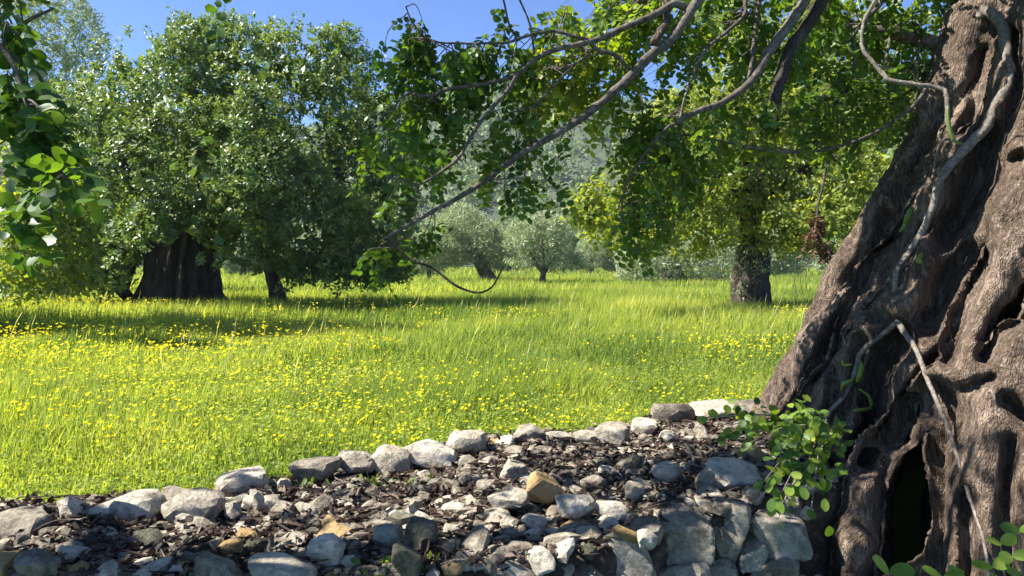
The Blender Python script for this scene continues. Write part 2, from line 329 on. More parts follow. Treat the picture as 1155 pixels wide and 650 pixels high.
STR = [ # photo pixels of each ridge, half widths in pixels, how far out it stands
 ([(1112, 40), (1082, 100), (1052, 155), (1018, 225), (982, 290), (952, 350), (926, 398), (898, 440), (874, 490), (850, 560)], [22, 24, 26, 30, 34, 34, 32, 30, 34, 40], .95),
 ([(1068, 130), (1034, 200), (998, 280), (965, 350), (942, 410), (922, 470), (904, 540), (888, 640)], [20, 24, 28, 26, 26, 26, 28, 34], .99),
 ([(1105, 20), (1085, 80), (1062, 145), (1038, 210), (1010, 280), (985, 345), (964, 420), (942, 500), (930, 580), (925, 690)], [36, 36, 34, 32, 34, 36, 32, 28, 28, 34], 1.0),
 ([(1062, 170), (1050, 230), (1038, 300), (1030, 350), (1033, 395), (1020, 440), (1012, 480)], [16, 20, 20, 16, 16, 18, 14], 1.02),
 ([(1046, 285), (1065, 272), (1085, 275)], [16, 20, 12], 1.04),
 ([(1128, 190), (1122, 225), (1103, 262), (1088, 305), (1070, 345), (1050, 380), (1042, 405)], [22, 22, 19, 18, 20, 20, 16], 1.03),
 ([(1165, 250), (1140, 290), (1118, 325), (1100, 355), (1092, 385), (1090, 415)], [30, 28, 24, 23, 24, 20], 1.05),
 ([(1160, -40), (1150, 40), (1146, 110), (1143, 170), (1150, 225), (1165, 290)], [34, 32, 30, 30, 32, 34], 1.04),
 ([(1125, -30), (1122, 40), (1128, 100), (1125, 150)], [22, 20, 18, 14], 1.0),
 ([(1085, 420), (1052, 450), (1020, 478), (995, 505), (978, 545), (968, 600), (958, 690)], [26, 24, 20, 22, 24, 24, 30], 1.07),
 ([(945, 470), (960, 510), (985, 520)], [16, 16, 14], 1.0),
 ([(985, 420), (990, 450), (1010, 470), (1000, 500)], [14, 18, 20, 12], 1.0),
 ([(1120, 400), (1095, 450), (1080, 520), (1078, 600), (1070, 690)], [34, 36, 32, 30, 36], 1.05),
 ([(1165, 380), (1140, 450), (1125, 530), (1122, 610), (1120, 700)], [40, 42, 40, 38, 40], 1.06),
 ([(1215, 330), (1190, 440), (1175, 540), (1170, 640)], [46, 46, 44, 46], 1.06),
 ([(1060, 640), (1020, 660), (990, 690)], [18, 20, 24], 1.08),
 ([(905, 560), (912, 610), (905, 690)], [20, 22, 30], .95),
 ([(1200, -20), (1200, 100), (1205, 220), (1210, 340)], [40, 40, 42, 44], 1.03),
]
for q, (pp, rr, s) in enumerate(STR):
    P = np.array([cone_hit(x, y, s * .94) for x, y in pp]); _, _, dep = proj(P)
    V, Fq = tube(P, np.array(rr) * .92 / F * dep, 18, 6, rough=.13, seed=q * 5 + 1); buf.add(V, Fq)
for q in range(26):   # the sides and back, out of view
    t = -1.25 + q / 26 * 4.6; zz = np.linspace(-.6, 4.0, 9)
    P = np.array([[axis(z)[0] + .92 * np.interp(z, RZ, RR) * math.cos(t + .25 * math.sin(z * 1.3 + q)), axis(z)[1] + .92 * np.interp(z, RZ, RR) * math.sin(t + .25 * math.sin(z * 1.3 + q)), z] for z in zz])
    V, Fq = tube(P, np.linspace(.26, .15, 9), 12, 5, rough=.2, seed=q); buf.add(V, Fq)
V, fl, _ = buf.get()
tmp = bpy.data.objects.new('tmp', mesh_np('tmp', V, fl)); COL.objects.link(tmp)
md = tmp.modifiers.new('r', 'REMESH'); md.mode = 'VOXEL'; md.voxel_size = .0225
ms = tmp.modifiers.new('s', 'SMOOTH'); ms.factor = .5; ms.iterations = 1
dg = bpy.context.evaluated_depsgraph_get(); me = bpy.data.meshes.new_from_object(tmp.evaluated_get(dg))
bpy.data.objects.remove(tmp)
n = len(me.vertices); V = np.empty(n * 3, np.float32); me.vertices.foreach_get('co', V); V = V.reshape(-1, 3).astype(float)
Nn = np.empty(n * 3, np.float32); me.vertices.foreach_get('normal', Nn); Nn = Nn.reshape(-1, 3)
GR = [ # hollows and grooves seen in the photo: pixels, half width, depth in metres
 ([(1118, 160), (1108, 198), (1088, 238), (1066, 268)], 15, .42), ([(1088, 285), (1072, 310), (1058, 345), (1048, 362)], 13, .34), ([(1004, 255), (972, 325), (946, 375), (922, 425), (900, 480)], 10, .26),
 ([(1012, 385), (992, 415), (990, 450), (986, 490), (974, 516)], 14, .36), ([(1112, 290), (1088, 342), (1078, 385), (1072, 408)], 8, .26), ([(1048, 470), (1036, 530), (1026, 585), (1032, 650)], 22, .75), ([(1160, 348), (1130, 372), (1110, 402)], 9, .24),
 ([(928, 530), (918, 590), (922, 660)], 17, .55), ([(1136, 452), (1158, 474)], 9, .18), ([(962, 322), (982, 350), (1000, 372)], 10, .13), ([(1150, 40), (1147, 100), (1132, 150), (1120, 180)], 7, .22), ([(1068, 120), (1040, 190), (1022, 250)], 7, .10),
 ([(1030, 215), (1005, 280), (985, 330)], 8, .14), ([(1000, 545), (1000, 600), (985, 650)], 8, .15), ([(1090, 560), (1094, 650)], 9, .14), ([(1140, 500), (1134, 580), (1140, 650)], 8, .12), ([(945, 420), (935, 470), (915, 520)], 9, .2), ([(1112, 60), (1098, 120), (1085, 150)], 7, .14), ([(1062, 395), (1046, 415), (1028, 440)], 7, .12), ([(1150, 180), (1120, 192), (1112, 205)], 6, .15), ([(1118, 425), (1090, 440), (1062, 440)], 6, .12), ([(975, 385), (965, 430), (950, 470)], 8, .16)]
gpx, gpy, gf = proj(V); vd = norm(V - np.array([0, 0, CAMZ])); face = np.clip(.25 - np.sum(vd * Nn, 1), 0, .5) * 2
front = (face > 0) & (V[:, 1] < 5.6) & (gpx > 820) & (gpx < 1250)
push = np.zeros(n); wob = 1 + .35 * noise(V, 5, 49)
for pp, hw, dp in GR:
    L_, _ = smoothline(np.array(pp, float), np.ones(len(pp)), 6); dm = np.full(n, 1e9)
    ends = np.ones(n)
    for (ax_, ay_), (bx_, by_) in zip(L_[:-1], L_[1:]):
        ex, ey = bx_ - ax_, by_ - ay_; t_ = np.clip(((gpx - ax_) * ex + (gpy - ay_) * ey) / (ex * ex + ey * ey), 0, 1); dm = np.minimum(dm, np.hypot(gpx - ax_ - t_ * ex, gpy - ay_ - t_ * ey))
    push = np.maximum(push, dp * 1.2 * np.exp(-(dm * wob / (hw * 1.22)) ** 2))
V = V + vd * (push * face * front)[:, None]
S = V * np.array([1, 1, .30]) + .05 * np.stack([noise(V, 2.5, 46), noise(V, 2.5, 47), noise(V, 2.5, 48)], -1)
dsp = .030 * fbm(V, 2.6, 41, 2) + .014 * (1 - 2 * np.abs(noise(S, 9, 43))) + .010 * (1 - 2 * np.abs(noise(S * np.array([1, 1, 1.6]), 19, 44))) + .008 * noise(S * np.array([1, 1, 1.8]), 40, 45)
V = V + Nn * dsp[:, None]
me.vertices.foreach_set('co', (V - np.array(CAROB.location)).astype(np.float32).ravel())
me.polygons.foreach_set('use_smooth', np.ones(len(me.polygons), bool)); me.materials.clear(); me.materials.append(M['bark_big']); me.update()
link('trunk', me, CAROB)
polys = np.empty(len(me.loops), np.int32); me.loops.foreach_get('vertex_index', polys)
BV = BVHTree.FromPolygons(V.tolist(), polys.reshape(-1, 4).tolist())
print('trunk', n, time.time() - T0)
def on_trunk(px, py, off=0.0):
    r = ray(px, py); h = BV.ray_cast(Vector((0, 0, CAMZ)), Vector(r))
    P = np.array(h[0]) if h[0] else cone_hit(px, py, 1.02)
    return P - norm(r) * off

# ------------------------------------------------------------------ foreground branches
LINES = []   # sampled points that twigs can start from
def branch(pp, D, rpx, name='branch', mat='bark_grey', root=CAROB, extra=(), rough=.12, sides=9, reg=True, rextra=None):
    D = np.interp(np.linspace(0, 1, len(pp)), np.linspace(0, 1, len(D)), D)
    P = [at(x + rng.normal(0, 1.6), y + rng.normal(0, 1.6), d) for (x, y), d in zip(pp, D)]
    r = np.interp(np.linspace(0, 1, len(pp)), np.linspace(0, 1, len(rpx)), rpx) * .64 / F * D
    P = np.array(P + [np.array(e, float) for e in extra]); r = np.concatenate([r, rextra if rextra is not None else np.linspace(r[-1], r[-1] * 1.8, len(extra) + 1)[1:]])
    V, Fq = tube(P, r, sides, 7, rough=rough * 1.9, seed=len(LINES))
    if reg: LINES.append(smoothline(P, r, 6)[0])
    return part(name, V, Fq, M[mat], root)
TOP = (4.2, 5.0, 3.7)
branch([(430, 272), (480, 245), (540, 210), (588, 177), (651, 136), (698, 97), (735, 62), (759, 42), (787, 5), (820, -40)], [3.9, 4.5], [3, 5.5, 8.5, 9.5], extra=[(2.2, 4.7, 3.55), (3.2, 4.8, 3.7), TOP])
branch([(467, 106), (482, 109), (512, 100), (551, 90), (583, 82), (605, 67), (628, 55), (671, 46), (704, 32), (737, 17), (760, 8), (775, 10)], [4.0, 4.45], [2.5, 3.5, 5.5, 6.5])
branch([(440, 200), (455, 206), (474, 207), (513, 182), (529, 160), (542, 138), (555, 123), (575, 103), (583, 82)], [3.8, 4.15], [2, 3, 4])
branch([(457, 8), (465, 28), (487, 45), (520, 50), (560, 47), (574, 50), (596, 39), (626, 35), (651, 44), (672, 46)], [4.1, 4.3], [1.2, 2.2, 3.5], name='twig_branch')
branch([(566, -12), (570, 8), (577, 30), (583, 42)], [4.1, 4.2], [1.5, 2], name='twig_branch')
branch([(583, -10), (590, 8), (597, 25), (601, 45), (604, 66)], [4.1, 4.2], [1.5, 2.2], name='twig_branch')
branch([(665, 49), (680, 54), (693, 62), (712, 79)], [4.3, 4.4], [4, 3.5])
branch([(739, 49), (744, 36), (753, 24), (750, 4), (742, -30)], [4.3, 4.5], [8, 6], mat='bark_big', extra=[(1.6, 4.7, 3.5), (3.0, 5, 3.8)])
branch([(575, 127), (600, 119), (620, 101), (640, 82), (668, 58)], [4.2, 4.4], [1.2, 2.2], name='twig_branch')
branch([(760, 137), (790, 127), (815, 116), (846, 94), (865, 66), (885, 36), (909, 0), (930, -35)], [4.2, 4.7], [4.5, 6, 9, 9.5], extra=[(2.6, 5, 3.6), TOP])
branch([(874, 112), (880, 90), (893, 55), (913, 25), (932, -5), (950, -35)], [4.5, 4.8], [11, 11, 12], mat='bark_dark', extra=[(2.7, 5.1, 3.7), TOP])
branch([(879, 124), (874, 114), (870, 106)], [4.5, 4.5], [1, 3], name='twig_branch', reg=False)
branch([(905, 20), (940, 24), (978, 32), (1010, 40), (1060, 46), (1100, 50), (1140, 50)], [5.6, 5.5], [8, 12, 13, 14], rough=.06)
branch([(986, -10), (986, 0), (973, 27), (970, 54), (982, 69), (994, 84), (1007, 92), (1036, 96), (1061, 101), (1067, 111), (1068, 138), (1075, 158)], [3.9, 3.6], [2.6, 3.4, 4, 3.6], name='shoot', mat='shoot', rough=.2)
branch([(700, 146), (760, 150), (824, 160), (871, 172), (920, 173), (965, 160), (998, 144), (1030, 118), (1045, 100)], [4.7, 5.2], [1.5, 2.5, 3.2])
branch([(567, 300), (563, 315), (555, 323), (540, 328), (515, 320), (490, 304), (465, 292), (445, 280), (436, 270)], [3.8, 3.9], [1.2, 2.2, 2.2], name='twig_branch', mat='bark_dark')
branch([(765, 138), (775, 110), (780, 85), (795, 60), (820, 35), (840, 15), (850, -15)], [4.4, 4.7], [2, 3.5], extra=[(2.0, 5, 3.6)], mat='bark_grey')
branch([(846, 94), (848, 60), (855, 25), (860, -15)], [4.55, 4.8], [4, 3.2])
branch([(700, 250), (705, 215), (725, 180), (750, 145), (765, 136)], [4.2, 4.25], [1.5, 3])
branch([(940, 120), (960, 80), (965, 40), (990, 10), (1010, -20)], [5.3, 5.4], [2, 5], extra=[(3.2, 5.6, 3.5)])
for x0, y0 in [(1000, 30), (1035, 34)]:
    branch([(x0 + 5, 120), (x0, 80), (x0 + 3, 45)], [5.4, 5.5], [1.5, 3], name='twig_branch')
branch([(1095, -20), (1098, 10), (1100, 45)], [5.5, 5.5], [4, 5], name='twig_branch')
# pale shoots hugging the trunk
H = [(1104, 20), (1110, 12), (1120, 16), (1131, 32), (1135, 60), (1138, 88), (1126, 114), (1110, 146), (1085, 172), (1064, 198), (1050, 238), (1040, 262), (1025, 286), (1013, 302), (1009, 330), (1012, 365)]
rH = [6, 7.5, 8, 8, 7.5, 7.5, 8, 8, 7.5, 6.5, 5.5, 5, 4.6, 4.4, 4.2, 4.2]
def hug(pp, rp, off=.01):
    P = np.array([on_trunk(x, y, off) for x, y in pp]); d = P[:, 1].copy()
    for _ in range(3): d[1:-1] = np.minimum(d[1:-1], (d[:-2] + d[2:]) / 2 + .02); d[1:-1] = .5 * d[1:-1] + .25 * (d[:-2] + d[2:])
    P = np.array([at(x, y, D) for (x, y), D in zip(pp, d)]); return P, np.array(rp) / F * d
P, r = hug(H, rH, .035); V, Fq = tube(P, r * .74, 12, 6, rough=.3, seed=3); part('shoot', V, Fq, M['shoot'], CAROB)
P1, r1 = hug([(1012, 363), (1000, 374), (985, 385), (970, 400), (962, 425), (952, 447), (938, 462), (925, 480)], [4.2, 3.8, 3.6, 3.4, 3, 2.8, 2.6, 2.2], .025); V, Fq = tube(P1, r1 * .85, 9, 6, rough=.22); part('shoot', V, Fq, M['shoot'], CAROB)
P2, r2 = hug([(1012, 363), (1022, 378), (1034, 396), (1046, 428), (1064, 470), (1080, 515), (1094, 562), (1108, 603), (1116, 650)], [4, 3.6, 3.4, 3.2, 3, 2.8, 2.6, 2.4, 2.2], .035); V, Fq = tube(P2, r2 * .85, 9, 6, rough=.22); part('shoot', V, Fq, M['shoot'], CAROB)
P, r = hug([(968, 400), (960, 396), (953, 386), (951, 380)], [1.6, 1.4, 1.2, .8], .03); V, Fq = tube(P, r, 6, 4); part('shoot', V, Fq, M['shoot'], CAROB)
P, r = hug([(1073, 157), (1062, 160), (1056, 176), (1053, 195), (1051, 205)], [1.8, 1.6, 1.5, 1.3, 1], .02); V, Fq = tube(P, r, 6, 4); part('shoot', V, Fq, M['shoot'], CAROB)
# green pods
def pod(pp, r, off=.03, D=None):
    P = np.array([at(x, y, D) if D else on_trunk(x, y, off) for x, y in pp]); P[:, 1] = P[:, 1] * .4 + P[:, 1].min() * .6
    P, rr = smoothline(P, np.full(len(P), 1.), 5); s = np.linspace(0, 1, len(P)); rr = r / F * P[:, 1] * (np.sin(np.pi * np.clip(s, .04, .96)) ** .45) * (1 + .12 * np.sin(s * 40))
    V, Fq = tube(P, rr, 8, 1); part('pod', V, Fq, M['pod'], CAROB, var=np.full(len(V), rng.uniform(.2, 1)))
pod([(1010, 262), (1018, 254), (1025, 244), (1029, 234)], 4.5)
pod([(1027, 264), (1026, 274), (1030, 284)], 3); pod([(1029, 284), (1034, 293), (1040, 297)], 3.2)
pod([(965, 404), (970, 415), (966, 432)], 4.5); pod([(944, 404), (950, 411), (961, 411)], 2, .06); pod([(964, 437), (974, 445), (975, 457), (966, 463), (960, 462)], 2.2, .06)
pod([(943, 438), (952, 433), (961, 427)], 2.4, .06)
pod([(955, 50), (962, 60), (970, 56)], 1.6, D=3.85); pod([(1069, 120), (1070, 140), (1076, 158), (1086, 163)], 2, D=3.55)
# ------------------------------------------------------------------ foliage of the foreground tree
LEAF = {'pos': [], 'ax': [], 'nr': [], 'L': [], 'W': [], 'var': []}
RACH = Buf()
def add_leaflets(store, pos, ax, nr, L, W, var):
    for k, v in zip(('pos', 'ax', 'nr', 'L', 'W', 'var'), (pos, ax, nr, L, W, var)): store[k].append(v)
def compound(store, base, d, nrm, size=.05, var=.5, pairs=4, rach=RACH):
    """pinnate leaves: base (M,3), direction, plane normal"""
    m = len(base); d = norm(d); side = norm(np.cross(nrm, d)); nn = np.cross(d, side)
    ln = size * rng.uniform(2.3, 3.2, m)
    for k in range(pairs):
        for s in (-1, 1):
            t = (k + .7 + .12 * s) / pairs
            p = base + d * (ln * t)[:, None]; p[:, 2] -= ln * t * t * .25
            ax = norm(side * s + d * rng.uniform(.2, .8, m)[:, None] + rng.normal(0, .22, (m, 3))); nr = norm(nn + rng.normal(0, .38, (m, 3)))
            L = size * rng.uniform(.8, 1.15, m); add_leaflets(store, p, ax, nr, L, L * rng.uniform(.72, .86, m), np.clip(var + rng.normal(0, .14, m), 0, 1))
    if rach is not None:
        e = base + d * ln[:, None]; e[:, 2] -= ln * .25; wv = np.cross(d, rnd_dir(m)) * .0016
        V = np.stack([base - wv, base + wv, e + wv, e - wv], 1).reshape(-1, 3); rach.add(V, np.arange(4 * m).reshape(m, 4), .5)
TW = Buf()
def cluster(store, px, py, rx, ry, D, n, dD=.4, size=.05, var=.5, droop=.5, per=6, lines=LINES, lo=1.0, tw=TW):
    nt_ = max(1, n // per)
    pts = np.concatenate(lines) if lines else None
    for _ in range(nt_):
        while True:
            u = rng.uniform(-1, 1, 2)
            if u @ u < 1: break
        tip = at(px + rx * u[0], py + ry * u[1], D + rng.uniform(-dD, dD))
        if pts is not None:
            q = np.linalg.norm(pts - tip - np.array([0, 0, .12]), axis=1); s0 = pts[rng.choice(np.argsort(q)[:14])]
            if q.min() > .9: s0 = tip + norm(s0 - tip) * .5 + np.array([0, 0, .1])
        else: s0 = tip + np.array([.1, .1, .4])
        mid = (s0 + tip) / 2 + rng.normal(0, .04, 3) + np.array([0, 0, .06])
        P, r = smoothline([s0, mid, tip], [.004, .0028, .0015], 4); V, Fq = tube(P, r, 4, 1); tw.add(V, Fq)
        t = rng.uniform(.35, 1, per); idx = (t * (len(P) - 1)); i0 = np.minimum(idx.astype(int), len(P) - 2); fr = (idx - i0)[:, None]
        b = P[i0] * (1 - fr) + P[i0 + 1] * fr
        d = norm(norm(P[-1] - P[0]) * .5 + rnd_dir(per) * .9 + np.array([0, 0, -droop])); nr = norm(rnd_dir(per) * .7 + np.array([0, -.1, .8]))
        compound(store, b, d, nr, size, np.clip(var + rng.normal(0, .1), 0, 1))
CL = [ # px, py, rx, ry, depth, leaves, tone
 (505, 105, 72, 52, 4.1, 150, .35), (460, 90, 32, 40, 4.05, 50, .3), (570, 75, 50, 35, 4.2, 40, .35), (470, 150, 60, 40, 4.0, 70, .45), (430, 200, 48, 26, 3.9, 50, .5),
 (520, 190, 60, 38, 4.0, 80, .45), (590, 215, 42, 28, 4.0, 75, .35), (545, 150, 50, 40, 4.2, 50, .4), (620, 130, 50, 50, 4.5, 50, .85), (600, 95, 45, 35, 4.5, 40, .8),
 (650, 95, 60, 50, 4.6, 90, .85), (700, 130, 60, 50, 4.6, 100, .7), (690, 55, 70, 45, 4.6, 110, .65), (630, 20, 32, 22, 4.3, 25, .6), (730, 25, 80, 40, 4.7, 110, .6),
 (725, 190, 60, 45, 4.4, 110, .45), (740, 245, 36, 40, 4.3, 60, .4), (700, 280, 30, 22, 4.4, 25, .5), (770, 205, 34, 30, 4.4, 40, .4), (800, 70, 60, 60, 4.8, 90, .55),
 (850, 40, 90, 50, 5.0, 150, .5), (910, 90, 80, 60, 5.1, 170, .4), (860, 150, 70, 35, 4.9, 60, .5), (960, 130, 60, 50, 5.4, 120, .4), (1010, 60, 60, 60, 5.7, 150, .45),
 (1000, 140, 40, 40, 5.7, 60, .45), (960, 30, 70, 40, 5.4, 110, .5), (445, 295, 30, 16, 3.9, 30, .2), (470, 285, 25, 18, 4.0, 20, .25), (1060, 20, 45, 40, 5.7, 80, .5),
]
for px, py, rx, ry, D, n, v in CL:
    m_ = int(n * ((.5 if py > 140 else .8) if px < 640 else .95)); cluster(LEAF, px, py, rx * 1.08, ry * 1.08, D + (.38 if D < 4.7 else .15), m_, dD=.35, var=v + (-.05 if px < 600 else .06), per=4, size=.047)
# crown above the frame and over the camera (its shade falls on the platform and trunk)
def over(store, n, xr, yr, zr, keep, tw, size=.055, var=.5, per=7, clump=.28, seed=0):
    c = np.stack([rng.uniform(*xr, n * 4), rng.uniform(*yr, n * 4), rng.uniform(*zr, n * 4)], -1)
    c = c[(noise(c * np.array([1, 1, .6]), .9, seed + 70) > keep)]
    px, py, f = proj(c); m = (py < -34) | (np.abs(px - CX) > 640) | (c[:, 1] < .3); c = c[m][:n]
    for p in c:
        b = p + rng.normal(0, clump, (per, 3)) * np.array([1, 1, .6]); qx, qy, _ = proj(b); b = b[(qy < -48) | (np.abs(qx - CX) > 640) | (b[:, 1] < .3)]
        if not len(b): continue
        per_ = len(b); compound(store, b, norm(b - p + rnd_dir(per_) * .3 + np.array([0, 0, .05])), norm(rnd_dir(per_) * .7 + np.array([0, 0, .8])), size, var, rach=None)
over(LEAF, 190, (2.4, 6.5), (3.4, 7.0), (3.4, 5.2), .16, TW)
over(LEAF, 110, (-2.0, 2.2), (1.6, 5.0), (3.0, 4.8), .30, TW, seed=3)
for e in [[(4.2, 5, 3.6), (3.2, 5.4, 4.2), (1.6, 5.6, 4.6), (-.6, 5.2, 4.5)], [(4.2, 5, 3.6), (3.5, 4, 4.3), (1.8, 3.0, 4.6), (-.4, 2.4, 4.4)], [(4.3, 5, 3.6), (4.8, 6, 4.5), (4.6, 7, 5.2)], [(4.3, 5, 3.6), (5.4, 4.4, 4.5), (6.4, 4, 5)]]:
    V, Fq = tube(e, [.34, .2, .11, .04], 12, 6, rough=.12, seed=5); part('limb', V, Fq, M['bark_grey'], CAROB)
# sprout of bright leaves hanging where the pale shoot ends, over the wall
SPR = {k: [] for k in LEAF}; STW = Buf()
for (x0, y0), (x1, y1), D0, D1, nl in [((925, 480), (820, 480), 3.75, 3.75, 9), ((925, 480), (845, 500), 3.7, 3.5, 9), ((925, 480), (798, 472), 3.75, 3.8, 9), ((900, 490), (815, 498), 3.7, 3.7, 8), ((930, 476), (915, 575), 3.6, 3.3, 9), ((930, 476), (945, 510), 3.6, 3.5, 6), ((930, 478), (880, 560), 3.7, 3.3, 12), ((930, 478), (860, 545), 3.7, 3.3, 11), ((932, 476), (905, 545), 3.7, 3.35, 11), ((932, 474), (925, 530), 3.65, 3.4, 9), ((930, 478), (890, 510), 3.7, 3.45, 10), ((935, 470), (885, 475), 3.7, 3.55, 9), ((900, 540), (878, 585), 3.35, 3.25, 6)]:
    P, r = smoothline([at(x0, y0, D0), at((x0 + x1) / 2, (y0 + y1) / 2 - 8, (D0 + D1) / 2), at(x1, y1, D1)], [.005, .004, .002], 5); V, Fq = tube(P, r, 5, 1); STW.add(V, Fq)
    nl = int(nl * 2.5)
    for k in range(nl):
        t = .3 + .7 * (k + .5) / nl; b = P[int(t * (len(P) - 1))] + rng.normal(0, .05, 3)
        ax = norm(norm(P[-1] - P[0]) * .4 + rnd_dir(1)[0] + np.array([0, -.2, -.3])); add_leaflets(SPR, b[None], ax[None], norm(rnd_dir(1)[0] * .6 + np.array([-.2, -.55, .6]))[None], rng.uniform(.042, .062, 1), rng.uniform(.034, .048, 1), rng.uniform(.2, 1, 1))
STW.build('sprout_twigs', M['shoot'], CAROB)

def flush(store, root, mat, pat, nobj, name='foliage', extra=None, prio=None, minpx=0):
    """the leaves that show largest become objects, the rest one mesh"""
    S = {k: np.concatenate(v) for k, v in store.items()}
    px, py, f = proj(S['pos']); size = S['L'] * F / f; size = np.where((px > 0) & (px < 1155) & (py > 0) & (py < 650) & (f > .3), size, 0)
    order = np.argsort(-size)[:nobj]; order = order[size[order] > minpx]; pick = np.zeros(len(size), bool); pick[order] = True
    protos = []
    for v in (.1, .3, .5, .7, .9):
        T, Fc = PAT[20]; protos.append(mesh_np('leaf', T, np.array(Fc), mat, np.full(len(T), v)))
    Rl = np.array(root.location)
    for i in order:
        ax = S['ax'][i]; sd = norm(np.cross(S['nr'][i], ax)); nn = np.cross(ax, sd)
        o = link('leaf', protos[int(np.clip(S['var'][i] * 5, 0, 4))], root)
        Mx = np.eye(4); Mx[:3, 0] = ax * S['L'][i]; Mx[:3, 1] = sd * S['W'][i]; Mx[:3, 2] = nn * S['W'][i]; Mx[:3, 3] = S['pos'][i] - Rl
        o.matrix_local = Matrix(Mx.tolist())
    k = ~pick
    if k.any():
        V, Fq, kk = leaf_geo(S['pos'][k], S['ax'][k], S['nr'][k], S['L'][k], S['W'][k], pat)
        part(name, V, Fq, mat, root, var=np.repeat(S['var'][k], kk), kind='stuff')
    print(name, len(size), 'objects', len(order))
flush(SPR, CAROB, M['carob_near'], 6, 140, name='sprout_foliage')
flush(LEAF, CAROB, M['carob_near'], 6, 160)
TW.build('twigs', M['bark_grey'], CAROB, kind='stuff'); RACH.build('leaf_stalks', M['pod'], CAROB, kind='stuff')
print('fg foliage', time.time() - T0)

# ------------------------------------------------------------------ carob at the left edge, trunk out of frame
ET = thing('carob_tree', (-5.2, 2.5, LOW), 'carob tree reaching in at the left edge, large dark and yellow-green leaves', 'tree', 'carob trees')
V, Fq = tube([(-5.2, 2.5, LOW - .1), (-5.1, 2.5, .5), (-4.8, 2.6, 1.6), (-4.6, 2.7, 2.5), (-4.4, 2.7, 3.4)], [.42, .34, .3, .27, .2], 24, 6, rough=.2, flute=.15); part('trunk', V, Fq, M['bark_big'], ET)
EL = []
for pp, D, r, ex in [([(100, 222), (72, 198), (48, 160), (28, 110), (8, 62), (-40, 20)], [2.0, 2.3], [1.5, 4], [(-2.6, 2.7, 2.7), (-4.5, 2.7, 2.9)]), ([(60, 250), (40, 190), (20, 140), (-30, 100)], [2.1, 2.4], [1.5, 4], [(-2.7, 2.7, 2.4), (-4.6, 2.7, 2.6)]),
                     ([(60, 10), (30, 25), (8, 50), (-40, 40)], [2.7, 3], [1.5, 4], [(-4.5, 2.7, 3)])]:
    P = np.array([at(x, y, d) for (x, y), d in zip(pp, np.linspace(D[0], D[1], len(pp)))] + [np.array(e) for e in ex]); rr = np.concatenate([np.linspace(r[0], r[1], len(pp)) / F * D[0], [.03, .05][:len(ex)]])
    V, Fq = tube(P, rr, 7, 5, rough=.1); part('branch', V, Fq, M['bark_grey'], ET); EL.append(smoothline(P, rr, 6)[0])
ELF = {k: [] for k in LEAF}; ETW = Buf()
for px, py, rx, ry, D, n, v, sz in [(25, 120, 30, 40, 2.1, 12, .15, .046), (50, 165, 40, 45, 2.1, 18, .15, .046), (15, 190, 30, 50, 2.1, 14, .2, .046), (30, 235, 30, 35, 2.2, 10, .2, .046), (10, 30, 24, 36, 2.6, 12, .35, .046),
                                (45, 160, 45, 55, 2.3, 12, .2, .046)]:
    cluster(ELF, px, py, rx, ry, D, int(n * (1.0 if sz < .053 else 1)), dD=.3, size=sz, var=v, per=6, lines=EL, tw=ETW)  # low tone puts the shade on these near leaves into their colour
cluster(ELF, 247, -4, 10, 10, 3.0, 4, dD=.1, per=4, size=.05, var=.3, lines=None, tw=ETW); cluster(ELF, 292, -12, 6, 6, 3.0, 3, dD=.1, per=3, size=.05, var=.3, lines=None, tw=ETW)
over(ELF, 150, (-7.5, -1.6), (2.2, 4.4), (2.9, 4.6), .10, ETW, var=.5, seed=9)
for e in [[(-4.4, 2.7, 3.2), (-3.4, 3.2, 3.9), (-1.8, 3.6, 4.2), (-.9, 3.6, 4.2)], [(-4.4, 2.7, 3.2), (-3, 2.7, 3.6), (-1.5, 2.9, 3.5), (-.9, 3.0, 2.9)], [(-4.4, 2.7, 3.2), (-5.2, 3.2, 4.2), (-6, 3.6, 4.6)]]:
    V, Fq = tube(e, [.16, .09, .05, .02], 9, 6, rough=.1); part('limb', V, Fq, M['bark_grey'], ET)
flush(ELF, ET, M['carob_near'], 6, 160); ETW.build('twigs', M['bark_grey'], ET, kind='stuff')

